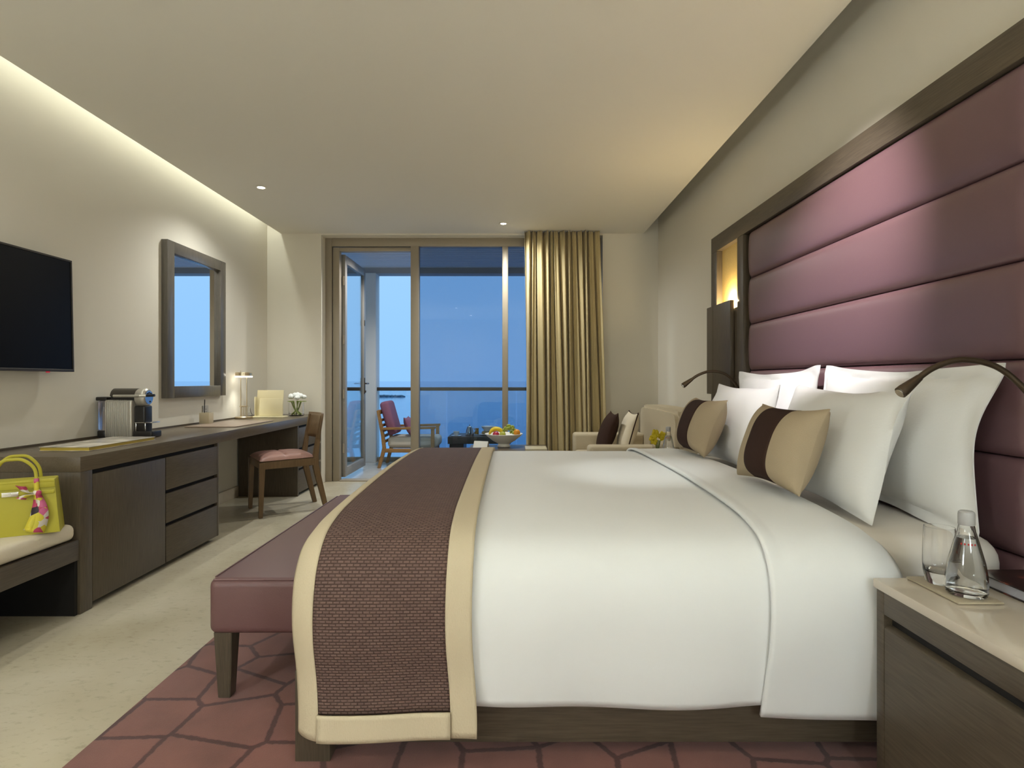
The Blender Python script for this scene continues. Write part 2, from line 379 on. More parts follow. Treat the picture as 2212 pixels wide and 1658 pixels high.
# window ---------------------------------------------------------------
FY0, FY1 = 6.19, 6.28
wn = thing('window_1', (-.5, 6.235, 0), None, None, kind='structure')
def fr(name, *a): return obj(name, bx(*a, .004), frame_m, wn)
fr('jamb', OX0, -1.965, FY0, FY1, 0, OZ)
fr('jamb', .89, OX1, FY0, FY1, 0, OZ)
fr('head_rail', -1.965, .89, FY0, FY1, 2.555, OZ)
fr('door_frame_post', -1.957, -1.885, FY0+.012, FY1, 0, 2.547)
fr('door_frame_head', -1.885, -1.104, FY0+.012, FY1, 2.505, 2.547)
fr('threshold', -1.885, -1.104, FY0, FY1+.04, -.005, .012)
fr('mullion', -1.104, -1.018, FY0-.02, FY1, 0, 2.555)
fr('mullion', -.111, -.048, FY0-.01, FY1, 0, 2.555)
fr('sill', -1.018, .89, FY0, FY1, -.002, .05)
obj('pane', bx(-1.018, -.111, 6.235, 6.245, .05, 2.555), fixpane, wn)
obj('pane', bx(-.048, .89, 6.235, 6.245, .05, 2.555), fixpane, wn)
# open door leaf
dr = thing('door_1', (-1.87, 6.32, 0), None, None, kind='structure')
DX0, DX1, DY0, DY1, DZ0, DZ1 = -1.895, -1.85, 6.30, 7.17, .03, 2.49
obj('stile', bx(DX0, DX1, DY0, DY0+.075, DZ0, DZ1, .004), framed_m, dr)
obj('stile', bx(DX0, DX1, DY1-.075, DY1, DZ0, DZ1, .004), framed_m, dr)
obj('rail', bx(DX0, DX1, DY0+.075, DY1-.075, DZ1-.09, DZ1, .004), framed_m, dr)
obj('rail', bx(DX0, DX1, DY0+.075, DY1-.075, DZ0, DZ0+.10, .004), framed_m, dr)
obj('pane', bx(-1.877, -1.869, DY0+.075, DY1-.075, DZ0+.10, DZ1-.09), doorpane, dr)
for z in (.35, .95, 1.55, 2.2):
    obj('hinge', lambda bm, z=z: cyl(bm, (-1.868, 6.29, z-.05), (-1.868, 6.29, z+.05), .011, n=12), frame_m, dr)
h = obj('handle', lambda bm: (box(bm, DX1, DX1+.008, 7.10, 7.135, .93, 1.13, .003), cyl(bm, (DX1, 7.117, 1.06), (DX1+.05, 7.117, 1.06), .009, n=12), tube(bm, [(DX1+.05, 7.125, 1.06), (DX1+.05, 7.0, 1.06)], .009, 10)), bronze, dr)
obj('keyhole_rose', lambda bm: cyl(bm, (DX1, 7.117, .96), (DX1+.02, 7.117, .96), .014, n=16), bronze, dr)
obj('latch_plate', bx(DX1-.002, DX1+.006, 7.10, 7.14, 1.78, 1.85, .002), bronze, dr)

# ------------------------------------------------------------------ balcony
BY = 7.95
struct(obj('floor_balcony', bx(-3.6, 2.2, YB+.29, BY+.10, -.16, -.03), M('balcony_stone', (.52, .50, .46), .18, var=.06, vs=5)))
cw = struct(obj('wall_balcony_side', lambda bm: (box(bm, -3.6, -3.45, YB+.27, BY+.1, -.03, 3.0), box(bm, -2.06, -1.885, BY-.10, BY+.12, -.03, 2.58, .004)), column_m))
struct(obj('wall_balcony_end', bx(2.0, 2.2, YB+.27, BY+.1, -.03, 3.0), column_m))
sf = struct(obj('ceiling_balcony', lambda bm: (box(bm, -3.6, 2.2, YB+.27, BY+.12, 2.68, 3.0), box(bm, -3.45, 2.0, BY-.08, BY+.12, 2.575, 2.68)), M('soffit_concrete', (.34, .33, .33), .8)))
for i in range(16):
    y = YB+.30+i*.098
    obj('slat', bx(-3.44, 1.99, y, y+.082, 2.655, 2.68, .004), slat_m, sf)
rl = thing('balcony_railing', (0, BY, -.03), 'glass balcony railing with a flat metal handrail above the sea', 'railing')
obj('handrail', bx(-3.45, -2.06, BY-.035, BY+.035, .955, 1.003, .004), bronze, rl)
obj('base_channel', bx(-3.45, -2.06, BY-.03, BY+.03, -.03, .03, .004), frame_m, rl)
obj('glass_panel', bx(-3.44, -2.07, BY-.006, BY+.006, .03, .955), railpane, rl)
obj('handrail', bx(-1.885, 2.0, BY-.035, BY+.035, .955, 1.003, .004), bronze, rl)
obj('base_channel', bx(-1.885, 2.0, BY-.03, BY+.03, -.03, .03, .004), frame_m, rl)
for i in range(4):
    a = -1.88+i*.972
    obj('glass_panel', bx(a, a+.955, BY-.006, BY+.006, .03, .955), railpane, rl)

def fill_soffit_light(x, y, label):  # lamp added out of view to brighten the balcony
    t = thing('fill_soffit_light', (x, y, 2.655), label, 'ceiling light', 'added balcony soffit lights')
    obj('trim_ring', lambda bm: lathe(bm, [(.032, -.001), (.048, -.001), (.050, -.004), (.045, -.007), (.033, -.006), (.032, -.001)], 28), frame_m, t, world=False)
    obj('lens', lambda bm: lathe(bm, [(0, -.003), (.032, -.003), (.032, -.0045), (0, -.0045)], 24), lens_m, t, world=False)
    lamp('fill_soffit_bulb', 'SPOT', (x, y, 2.63), 75, (1, .97, .93), t, spot_size=R(140), spot_blend=.9, shadow_soft_size=.03)
fill_soffit_light(-1.45, 6.55, 'added unseen soffit light over the balcony armchair by the door')
fill_soffit_light(.2, 6.55, 'added unseen soffit light over the balcony behind the curtain')

# sea
def sea(bm):
    v = [bm.verts.new(p) for p in ((-9000, 12, -15), (9000, 12, -15), (9000, 9000, -15), (-9000, 9000, -15))]; bm.faces.new(v)
o = obj('sea', sea, M('sea_water', (.16, .36, .62), .12, ior=1.4), world=False); o['kind'] = 'structure'
def rocks(bm):
    rr = random.Random(3)
    for i in range(60):
        x = -132+i*.47*1.0; ball(bm, (x, 548+rr.uniform(-1.5, 1.5), -14.6+rr.uniform(0, .9)*min(1, i/10, (60-i)/8)), rr.uniform(.9, 1.6), (1.3, 1, .8), 1)
tag(obj('breakwater', rocks, M('rock', (.10, .16, .22), .9)), 'low dark rock breakwater lying far out in the sea', 'breakwater')['kind'] = 'stuff'

# ------------------------------------------------------------------ headboard
HX = 1.48; HY0, HY1 = .985, 4.243; BC = (HY0+HY1)/2; PY0, PY1 = 2*BC-3.605, 3.605
hb = thing('headboard', (XR-.03, BC, 0), 'tall plum leather channelled headboard in a dark wood frame on the wall', 'headboard')
obj('back_board', bx(1.535, XR, HY0, HY1, .05, 2.14), wood, hb)
obj('top_rail', bx(HX, 1.535, HY0, HY1, 2.036, 2.15, .003), wood_h, hb)
for sgn in (1, -1):
    Y = lambda y: y if sgn > 0 else 2*BC-y
    def rng(a, b): a, b = Y(a), Y(b); return (min(a, b), max(a, b))
    obj('stile', bx(HX, 1.535, *rng(4.128, HY1), .05, 2.036, .003), wood, hb)
    obj('stile', bx(HX, 1.535, *rng(3.655, 3.753), .05, 2.036, .003), wood, hb)
    obj('niche_panel', bx(1.522, 1.535, *rng(3.753, 4.128), .05, 2.036), goldpan, hb)
    obj('niche_base', bx(1.484, 1.522, *rng(3.7535, 4.1275), .05, 1.585, .001), wood, hb)
    obj('dark_gap', bx(1.525, 1.535, *rng(3.60, 3.655), .05, 2.036), black_m, hb)
seams = [2.034, 1.744, 1.4535, 1.1616, .87, .5785, .287]
for i in range(6):
    za, zb = seams[i+1], seams[i]
    def pad(bm, za=za, zb=zb):
        zc, hh = (za+zb)/2, (zb-za)/2-.0012
        def f(u, v):
            a = -1+2*v; e = min(1, min(u, 1-u)*(PY1-PY0)/.045)
            bul = (1-abs(a)**10)**.5*.022+.008*(1-a*a) if abs(a) < 1 else 0
            bul *= (1-(1-e)**2)**.5 if e < 1 else 1
            return Vector((1.510-bul, PY0+(PY1-PY0)*u, zc+hh*a))
        us = 70
        V = grid(bm, us, 20, lambda u, v: f(u, .5-.5*math.cos(math.pi*v)))
        # back face closes the cushion
        b = [bm.verts.new((1.534, y, z)) for y, z in ((PY0, za+.001), (PY1, za+.001), (PY1, zb-.001), (PY0, zb-.001))]
        bm.faces.new(b)
        bm.faces.new([b[0]]+[V[0][j] for j in range(20, -1, -1)][::-1]+[b[3]]); bm.faces.new([b[1]]+[V[us][j] for j in range(21)]+[b[2]])
        bm.faces.new([b[0]]+[V[i][0] for i in range(us+1)]+[b[1]]); bm.faces.new([b[3]]+[V[i][20] for i in range(us+1)]+[b[2]])
        bmesh.ops.recalc_face_normals(bm, faces=bm.faces)
    obj('padded_panel', pad, leather_h, hb, ang=50)
for sgn in (1, -1):
    Y = lambda y: y if sgn > 0 else 2*BC-y
    ya, yb = sorted((Y(3.80), Y(4.255)))
    side = 'beyond the bed, towards the sofa' if sgn > 0 else 'near the entrance side of the bed'
    sc = thing('wall_sconce', (HX, Y(4.02), 1.0), 'dark wood box sconce glowing upwards on the headboard ' + side, 'wall lamp', 'headboard sconces')
    shd = obj('shield', lambda bm, ya=ya, yb=yb: box(bm, 1.452, 1.479, ya+.0, yb, 1.0, 1.637, .002), wood, sc)
    obj('groove_strip', lambda bm, yb=yb: box(bm, 1.4505, 1.453, yb-.128, yb-.122, 1.0, 1.637), wood_top, shd)
    obj('bulb_holder', lambda bm, y=Y(3.94): cyl(bm, (1.503, y, 1.586), (1.503, y, 1.612), .012, n=16), brass, sc)
    lamp('sconce_bulb', 'POINT', (1.495, Y(3.93), 1.635), 16, (1.0, .78, .42), sc, shadow_soft_size=.015)

# ------------------------------------------------------------------ rug
RUGZ = .010
tag(obj('rug', bx(-1.27, 1.46, .35, 3.95, .0005, RUGZ, .003), rug_m), 'brick-red area rug with carved irregular polygon lines under the bed', 'rug')

# ------------------------------------------------------------------ bed
bd = thing('bed', (.43, 2.615, RUGZ), 'king bed with a low dark wood base and white mattress', 'bed')
BX0, BX1, BY0, BY1 = -.622, HX-.004, 1.628, 3.602
obj('side_panel', bx(BX0+.10, BX1, BY0+.017, BY0+.045, .055, .27, .002), wood_x, bd)
obj('side_panel', bx(BX0+.10, BX1, BY1-.045, BY1-.017, .055, .27, .002), wood_x, bd)
obj('foot_panel', bx(BX0+.017, BX0+.045, BY0+.10, BY1-.10, .055, .27, .002), wood_h, bd)
obj('slat_deck', bx(BX0+.10, BX1, BY0+.045, BY1-.045, .20, .26), wood_x, bd)
for y in (BY0, BY1-.10):
    obj('leg', bx(BX0, BX0+.10, y, y+.10, RUGZ, .27, .002), wood, bd)
    obj('leg', bx(BX1-.12, BX1-.02, y+.02*(1 if y < 2 else -1)+.03*(1 if y < 2 else -1), y+.10+.05*(1 if y < 2 else -1), RUGZ, .20), wood, bd)
obj('mattress', bx(BX0+.06, BX1-.008, 1.665, 3.565, .262, .635, .08, 5), sheet_m, bd)

# duvet / cuff / runner share one drape
PROF = [(1.600, .185), (1.578, .29), (1.564, .40), (1.566, .495), (1.588, .575), (1.65, .635), (1.76, .664), (1.9, .677), (2.2, .688), (2.6, .695), (3.0, .693), (3.35, .682), (3.50, .658), (3.595, .605), (3.64, .53), (3.655, .42), (3.645, .30), (3.63, .19)]
def profile(pts, n=140):
    P = catmull([(y, z, 0) for y, z in pts], 14); L = [0]
    for a, b in zip(P, P[1:]): L.append(L[-1]+(b-a).length)
    out = []; k = 0
    for i in range(n+1):
        s = L[-1]*i/n
        while k < len(L)-2 and L[k+1] < s: k += 1
        f = (s-L[k])/max(1e-9, L[k+1]-L[k]); out.append(P[k].lerp(P[k+1], f))
    nr = []
    for i in range(n+1):
        d = out[min(i+1, n)]-out[max(i-1, 0)]; nr.append(Vector((-d.y, d.x, 0)).normalized())
    return out, nr, L[-1]
def foot_drop(x, r=.11, x0=BX0-.005):
    t = (x0+r)-x
    return 0 if t <= 0 else r-math.sqrt(max(0, r*r-min(t, r)**2))
def drape(prof, x0, x1, off, nu, wr=0, seed=0, hem=None, xw=0):
    P, N, L = prof; n = len(P)-1
    def f(u, v):
        i = min(n, int(round(v*n))); x = x0+(x1-x0)*u
        d = off-foot_drop(x); q = P[i]+N[i]*d
        side = max(0, 1-(q.y-.19)/.40)        # 1 at hem
        wv = wr*noise.noise(Vector((x*3.2+seed, q.x*2.0, q.y*4.0)))*(.4+side)
        fold = wr*.8*side*math.sin(x*9+seed+1.3*math.sin(x*4))
        y = q.x+N[i].x*(wv)+(-fold if q.x < 2.6 else fold)
        z = q.y+N[i].y*wv
        if hem and v < .02: z += hem*math.sin(x*7+seed)*.5
        return Vector((x+xw*math.sin(v*9+seed)*(.3+side), y, z))
    return f, n, L
pd = profile(PROF)
def duvet(bm):
    f, n, L = drape(pd, BX0-.003, .80, 0, 90, .010, 2.0, .012)
    V = grid(bm, 90, n, f)
    bm.faces.new([V[0][j] for j in range(n+1)])
    bmesh.ops.recalc_face_normals(bm, faces=bm.faces)
dv = tag(obj('duvet', duvet, duvet_m, ang=60, solid=.012), 'smooth white duvet draped over the bed down to the base', 'duvet')
PROF_C = [(1.606, .165)]+PROF[1:]
pc = profile(PROF_C)
def cuff(bm):
    f, n, L = drape(pc, .708, 1.09, .016, 30, .008, 5.0, .014, .010)
    def g(u, v):
        p = f(u, v)
        if u > .6:                # far edge sinks towards the mattress at the pillows
            p.z -= .05*((u-.6)/.4)**2 * (1 if p.z > .5 else .2)
        if u < .07: # rolled hem
            p.z += .004 if p.z > .6 else 0; 
        return p
    grid(bm, 30, n, g); bmesh.ops.recalc_face_normals(bm, faces=bm.faces)
obj('turned_back_cuff', cuff, duvet_m, dv, ang=60, solid=.010)
# runner
PROF_R = [(1.575, .118), (1.577, .20)]+PROF[1:-1]+[(3.65, .10)]
pr = profile(PROF_R, 160)
rx0, rx1, bw = -.612, -.108, .072
Lr = pr[2]
def run_part(xa, xb, va, vb, off):
    f, n, L = drape(pr, rx0, rx1, off, 1, .006, 9.0, .0, 0)
    def g(u, v):
        x = xa+(xb-xa)*u; vv = va+(vb-va)*v
        P, N, _ = pr; s = vv*(len(P)-1); i = min(len(P)-2, int(s)); fr_ = s-i
        p = P[i].lerp(P[i+1], fr_); nn = N[i].lerp(N[i+1], fr_)
        d = off-foot_drop(x)*.85
        side = max(0, 1-(p.y-.10)/.5)
        fold = .010*side*math.sin((x-rx0)/.5*5.2+.6)+.006*noise.noise(Vector((x*4, p.x*2, p.y*3)))
        return Vector((x+.012*side*math.sin(p.y*9), p.x+nn.x*d-(fold if p.x < 2.6 else -fold), p.y+nn.y*d))
    return g
va, vb = bw/Lr, 1-bw/Lr
rn = thing('bed_runner', (-.36, 2.615, .10), 'woven taupe bed runner with a wide cream linen border across the bed foot', 'bed runner')
def rc(bm):
    grid(bm, 24, 150, run_part(rx0+bw, rx1-bw, va, vb, .020), uv=lambda u, v: (u*(rx1-rx0-2*bw), v*Lr)); bmesh.ops.recalc_face_normals(bm, faces=bm.faces)
obj('woven_centre', rc, weave_m, rn, ang=60, solid=.004)
def rb(bm, xa, xb, a, b, nu, nv): grid(bm, nu, nv, run_part(xa, xb, a, b, .0225)); bmesh.ops.recalc_face_normals(bm, faces=bm.faces)
obj('border', lambda bm: rb(bm, rx0, rx0+bw, 0, 1, 8, 160), linen, rn, ang=60, solid=.007)
obj('border', lambda bm: rb(bm, rx1-bw, rx1, 0, 1, 8, 160), linen, rn, ang=60, solid=.007)
obj('border', lambda bm: rb(bm, rx0+bw, rx1-bw, 0, va, 24, 6), linen, rn, ang=60, solid=.007)
obj('border', lambda bm: rb(bm, rx0+bw, rx1-bw, vb, 1, 24, 6), linen, rn, ang=60, solid=.007)

# pillows
def pillow_bm(bm, W, H, T, pinch=.045, flange=0, seed=0, wr=.012, n=44, band=None, power=.62, front_only=False, bmul=1.0):
    f0 = 1+flange/(W/2); f1 = 1+flange/(H/2)
    def surf(sgn):
        def f(a, b):
            u, v = -f0+2*f0*a, -f1+2*f1*b
            cu, cv = max(-1, min(1, u)), max(-1, min(1, v))
            th = ((1-abs(cu)**2.4)*(1-abs(cv)**2.4))**power
            x = W/2*u*(1-pinch*2*(1-cv*cv)*abs(cu)**3); y = H/2*v*(1-pinch*2.4*(1-cu*cu)*abs(cv)**3)
            nz = noise.noise(Vector((x*5+seed, y*5, seed*.7)))*wr + noise.noise(Vector((x*11+seed, y*9, 3)))*wr*.4
            fl = (1-max(0, 1-th*6)) if True else 1
            edge = .0022 if th < .02 else .0022
            z = sgn*(T/2*th*bmul+edge) + nz*fl + (0 if th > .02 else 1)*wr*.9*math.sin((x+y)*14+seed)
            return Vector((x, y, z))
        return f
    if band:
        t = bmesh.new()
        f = surf(1)
        def g(a, b):
            u = (band[0]+(band[1]-band[0])*a)/f0*.5+.5
            p = f(u, b); p.z += .0025; return p
        grid(bm, 12, n, g); t.free(); return
    A = grid(bm, n, n, surf(1)); B = grid(bm, n, n, surf(-1), flip=True)
    for i in range(n):
        for (a, b) in (((i, 0), (i+1, 0)), ((i+1, n), (i, n))):
            bm.faces.new((A[b[0]][b[1]], A[a[0]][a[1]], B[a[0]][a[1]], B[b[0]][b[1]]))
        for (a, b) in (((0, i+1), (0, i)), ((n, i), (n, i+1))):
            bm.faces.new((A[b[0]][b[1]], A[a[0]][a[1]], B[a[0]][a[1]], B[b[0]][b[1]]))
    bmesh.ops.recalc_face_normals(bm, faces=bm.faces)
def stand(base, lean, H, wdir=(0, -1, 0), roll=0, yaw=0):
    """matrix: pillow stands on its long edge at base, leaning back by 'lean' towards +X"""
    W = Vector(wdir); s, c = math.sin(lean), math.cos(lean); Hh = Vector((s, 0, c)); N = W.cross(Hh)
    m = Matrix((W, Hh, N)).transposed().to_4x4()
    return Matrix.Translation(base) @ Matrix.Rotation(yaw, 4, 'Z') @ m @ Matrix.Rotation(roll, 4, 'Z') @ Matrix.Translation((0, H/2, 0))
def pillow(name, label, base, lean, W, H, T, group, seed, mat=white_c, flange=.035, roll=0, yaw=0, **kw):
    M4 = stand(base, lean, H+2*flange*.6, roll=roll, yaw=yaw)
    def b(bm): pillow_bm(bm, W, H, T, flange=flange, seed=seed, **kw); bmesh.ops.transform(bm, matrix=M4, verts=bm.verts)
    o = obj(name, b, mat, ang=60); return tag(o, label, 'pillow', group), M4
GP = 'white pillows at the headboard'
pillow('pillow', 'large flanged white pillow against the headboard, beside the water glass nightstand', (1.36, 2.15, .640), R(8), .88, .47, .13, GP, 1.0, roll=R(-1))
pillow('pillow', 'large flanged white pillow against the headboard, on the sofa side', (1.36, 3.09, .640), R(8), .86, .47, .13, GP, 4.2, roll=R(1))
pillow('pillow', 'plain white pillow in the front row nearest the nightstand with the book', (1.135, 2.17, .650), R(17), .74, .44, .17, GP, 7.3, flange=.004, roll=R(-1))
pillow('pillow', 'plain white pillow in the front row on the sofa side, behind the other striped cushion', (1.135, 3.07, .650), R(17), .78, .44, .17, GP, 11.0, flange=.004)
def cushion(label, base, seed, yaw):
    lean, W, H, T = R(22), .43, .30, .17
    M4 = stand(base, lean, H, yaw=yaw)
    t = thing('striped_cushion', base, label, 'cushion', 'striped cushions on the bed')
    def b(bm): pillow_bm(bm, W, H, T, flange=.003, seed=seed, wr=.006, power=.5); bmesh.ops.transform(bm, matrix=M4, verts=bm.verts)
    obj('cover', b, beige_c, t, ang=60)
    def s(bm): pillow_bm(bm, W, H, T, flange=.003, seed=seed, wr=.006, band=(-.33, .40), power=.5); bmesh.ops.transform(bm, matrix=M4, verts=bm.verts)
    o = obj('stripe', s, brown_c, t, ang=60, solid=.002, label='wide dark brown stripe'); 
    return t
cushion('beige cushion with a dark brown stripe, before the front pillow beside the near nightstand', (.925, 2.09, .722), 3.0, R(4))
cushion('beige cushion with a dark brown stripe, before the front pillow on the sofa side', (.935, 3.02, .722), 5.0, R(2))

# ------------------------------------------------------------------ bench at bed foot
bn = thing('foot_bench', (-.835, 2.65, RUGZ), 'plum leather upholstered bench on tapered wood legs at the bed foot', 'bench')
KX0, KX1, KY0, KY1 = -1.035, -.655, 1.93, 3.37
bn_seat = obj('seat_cushion', lambda bm: box(bm, KX0, KX1, KY0, KY1, .235, .425, .028, 5), leather_b, bn, ang=60)
def pip(bm):
    z = .421; i = .010
    p = [(KX0+i, KY0+i, z), (KX1-i, KY0+i, z), (KX1-i, KY1-i, z), (KX0+i, KY1-i, z), (KX0+i, KY0+i, z)]
    for a, b in zip(p, p[1:]): tube(bm, [Vector(a).lerp(Vector(b), .02), Vector(a).lerp(Vector(b), .98)], .0035, 8)
obj('piping', pip, leather_b, bn_seat)
for x, dx in ((KX0+.045, -1), (KX1-.045, 1)):
    for y, dy in ((KY0+.045, -1), (KY1-.045, 1)):
        obj('leg', lambda bm, x=x, y=y: taper(bm, (x, y, RUGZ), (.042, .042), (x, y, .24), (.062, .062), .002), wood, bn)

# ------------------------------------------------------------------ nightstands
ns = thing('nightstand', (1.235, 1.175, 0), 'dark wood nightstand with a pale stone top holding the water glass and book', 'nightstand', 'bedside nightstands')
NX, NY0, NY1, NZ = .980, .80, 1.533, .568
def carc(bm):
    box(bm, NX, 1.466, NY1-.03, NY1, RUGZ, .543, .002); box(bm, NX, 1.466, NY0, NY0+.03, RUGZ, .543, .002)
    box(bm, NX, 1.466, NY0+.03, NY1-.03, .482, .543, .002); box(bm, NX, 1.466, NY0+.03, NY1-.03, RUGZ, .045, .002)
    box(bm, 1.45, 1.466, NY0+.03, NY1-.03, .045, .482)
obj('carcass', carc, wood_h, ns)
d = obj('drawer_front', lambda bm: prism(bm, [(NX+.001, .048), (NX+.021, .048), (NX+.021, .455), (NX+.006, .452), (NX+.001, .447)], NY0+.032, NY1-.032, 'y'), wood_h, ns)
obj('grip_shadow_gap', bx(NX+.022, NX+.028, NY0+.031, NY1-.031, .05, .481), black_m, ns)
obj('stone_top', bx(NX-.008, 1.467, NY0-.005, NY1+.003, .5435, NZ, .003), M('cream_marble', (.60, .53, .43), .12, var=.06, vs=5, coat=.3), ns)
copy_thing(ns, (1.235, 1.175+2.88, 0), 'dark wood nightstand holding yellow flowers on the sofa side of the bed', 'bedside nightstands')

# items on near nightstand
tag(obj('tray', bx(1.055, 1.165, 1.347, 1.528, NZ+.0005, NZ+.007, .003), M('taupe_tray', (.40, .34, .24), .4)), 'slim taupe tray under the bottle and glass on the nightstand', 'tray')
TZ = NZ+.0075
gl = obj('drinking_glass', lambda bm: lathe(bm, [(0, 0), (.027, 0), (.030, .004), (.0355, .030), (.037, .05), (.0365, .10), (.034, .145), (.0325, .145), (.035, .10), (.0354, .05), (.034, .036), (.030, .030), (0, .029)], 40, (1.108, 1.478, TZ)), glass)
tag(gl, 'clear empty tumbler on the taupe tray', 'glass')
bt = thing('water_bottle', (1.113, 1.396, TZ), 'clear glass water bottle with a grey cap on the taupe tray', 'bottle', 'water bottles')
obj('body', lambda bm: lathe(bm, [(0, .004), (.030, 0), (.041, .003), (.0435, .012), (.043, .045), (.038, .08), (.027, .125), (.019, .155), (.0165, .17), (.0165, .176), (.0145, .176), (.0145, .168), (.024, .126), (.035, .08), (.040, .045), (.040, .014), (.030, .009), (0, .010)], 40), glass, bt, world=False)
obj('water', lambda bm: lathe(bm, [(0, .0105), (.030, .0095), (.0396, .0145), (.0396, .045), (.0346, .08), (.0236, .126), (.0205, .140), (0, .140)], 32), water_m, bt, world=False)
obj('cap', lambda bm: lathe(bm, [(0, .205), (.013, .205), (.0165, .202), (.0175, .196), (.0175, .172), (.0168, .171), (.0168, .177), (0, .177)], 32), M('cap_grey', (.62, .62, .62), .25, trans=.4, metal=.1), bt, world=False)
def redmarks(bm):
    for k in range(5):
        a = R(-150+k*15); r = .0262; z = .128
        box(bm, -.0016, .0016, -.0004, .0004, -.0022, .0022, mtx=Matrix.Translation((r*math.cos(a), r*math.sin(a), z)) @ Matrix.Rotation(a+R(90), 4, 'Z'))
obj('red_print', redmarks, M('red_ink', (.45, .03, .03), .5), bt, world=False)
copy_thing(bt, (1.10, 4.02, NZ), 'clear glass water bottle beside the yellow flowers on the far nightstand', 'water bottles')
bk = thing('cover_book', (1.33, 1.36, NZ), 'dark hardcover book with a fiery red cover print lying on the nightstand', 'book')
def bookcover_mat():
    m = M('book_print', (.03, .012, .01), .25)
    n = m.node_tree.nodes; l = m.node_tree.links; p = n['Principled BSDF']
    t = n.new('ShaderNodeTexCoord'); nz = n.new('ShaderNodeTexNoise'); nz.inputs['Scale'].default_value = 14; nz.inputs['Detail'].default_value = 4
    r = n.new('ShaderNodeValToRGB'); r.color_ramp.elements[0].position = .55; r.color_ramp.elements[1].position = .75
    r.color_ramp.elements[0].color = (.022, .012, .010, 1); r.color_ramp.elements[1].color = (.40, .06, .02, 1)
    l.new(t.outputs['Object'], nz.inputs['Vector']); l.new(nz.outputs['Fac'], r.inputs[0]); l.new(r.outputs[0], p.inputs['Base Color']); return m
bcm = bookcover_mat()
obj('cover', bx(1.222, 1.445, 1.20, 1.515, NZ+.026, NZ+.029, .001), bcm, bk)
obj('cover', bx(1.222, 1.445, 1.20, 1.515, NZ+.0005, NZ+.0035, .001), bcm, bk)
obj('page_block', bx(1.227, 1.44, 1.205, 1.51, NZ+.0035, NZ+.026), M('page_edges', (.42, .42, .46), .4), bk)

# far nightstand flowers
fl = thing('flower_glass', (1.07, 4.20, NZ), 'yellow orchid blooms in a low glass on the far nightstand', 'flowers')
obj('glass', lambda bm: lathe(bm, [(0, 0), (.03, 0), (.034, .004), (.036, .06), (.034, .06), (.031, .006), (0, .005)], 24), glass, fl, world=False)
ym = M('yellow_petal', (.66, .52, .02), .6); gm = M('leaf_green', (.26, .32, .07), .6)
def stems(bm):
    for k in range(6):
        a = k*1.05; tube(bm, [(0.006*math.cos(a), .006*math.sin(a), .008), (.02*math.cos(a), .02*math.sin(a), .09)], .003, 6)
obj('stems', stems, gm, fl, world=False)
rr = random.Random(5)
for k in range(7):
    a = rr.uniform(0, 6.28); c = Vector((.035*math.cos(a), .04*math.sin(a), .085+.06*rr.random())); q = rr.uniform(0, 6)
    def bloom(bm, c=c, q=q):
        for j in range(5):
            b_ = q+j*1.257
            ball(bm, c+Vector((.016*math.cos(b_), .016*math.sin(b_)*.6, .016*math.sin(b_))), .014, (1, .5, 1), 1)
        ball(bm, c+Vector((0, -.008, 0)), .006, sub=1)
    obj('bloom', bloom, ym, fl, world=False)
# reading lamps
def reading_lamp(y0, sgn, label):
    t = thing('reading_lamp', (HX, y0, .98), label, 'reading lamp', 'flexible reading lamps')
    obj('wall_rose', lambda bm: cyl(bm, (1.478, y0, 1.03), (1.455, y0, 1.03), .022, n=24), bronze, t)
    pts = catmull([(1.46, y0, 1.03), (1.425, y0+.01*sgn, 1.085), (1.36, y0+.02*sgn, 1.14), (1.27, y0+.025*sgn, 1.158), (1.19, y0+.025*sgn, 1.135), (1.125, y0+.02*sgn, 1.09)], 8)
    obj('gooseneck', lambda bm: tube(bm, pts, .0085, 12), bronze, t)
    a = pts[-1]; d = (pts[-1]-pts[-3]).normalized()
    hd_ = obj('head', lambda bm: (cyl(bm, a-d*.03, a+d*.03, .010, .017, 20), cyl(bm, a+d*.03, a+d*.042, .017, .017, 20)), bronze, t)
    obj('lens', lambda bm: cyl(bm, a+d*.042, a+d*.046, .013, .013, 20), chrome, hd_)
reading_lamp(1.585, 1, 'bronze gooseneck reading lamp on the headboard above the nightstand with the book')
reading_lamp(2*BC-1.585+.02, -1, 'bronze gooseneck reading lamp on the headboard on the sofa side')

# ------------------------------------------------------------------ desk unit on the left wall
DXF = -2.03; DZ = .74
dk = thing('writing_desk', (-2.32, 4.35, 0), 'long dark wood writing desk with cabinet and drawers along the left wall', 'desk')
DB = XL+.018
obj('desktop', bx(XL+.002, DXF, 2.675, 6.04, DZ-.072, DZ, .002), wood_top, dk)
obj('back_strip', bx(XL+.001, XL+.012, 2.675, 6.04, DZ, DZ+.012), wood_h, dk)
obj('end_panel', bx(DB, DXF, 2.674, 2.752, 0, DZ-.072, .002), wood, dk)
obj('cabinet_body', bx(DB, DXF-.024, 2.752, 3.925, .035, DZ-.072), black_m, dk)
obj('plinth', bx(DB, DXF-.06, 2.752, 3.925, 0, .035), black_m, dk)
obj('cabinet_door', bx(DXF-.022, DXF-.001, 2.756, 3.332, .03, DZ-.094, .002), wood, dk)
zz = [.03, .262, .455, DZ-.094]
for a, b in zip(zz, zz[1:]):
    obj('drawer_front', bx(DXF-.022, DXF-.001, 3.340, 3.918, a+(.0 if a == .03 else 0), b-(.022 if b < .6 else 0), .002), wood_h, dk)
obj('side_panel', bx(DB, DXF-.0, 3.918, 3.935, 0.03, DZ-.072, .001), wood, dk)
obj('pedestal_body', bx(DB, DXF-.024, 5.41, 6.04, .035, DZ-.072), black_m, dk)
obj('side_panel', bx(DB, DXF-.002, 5.39, 5.41, 0.0, DZ-.072, .001), wood, dk)
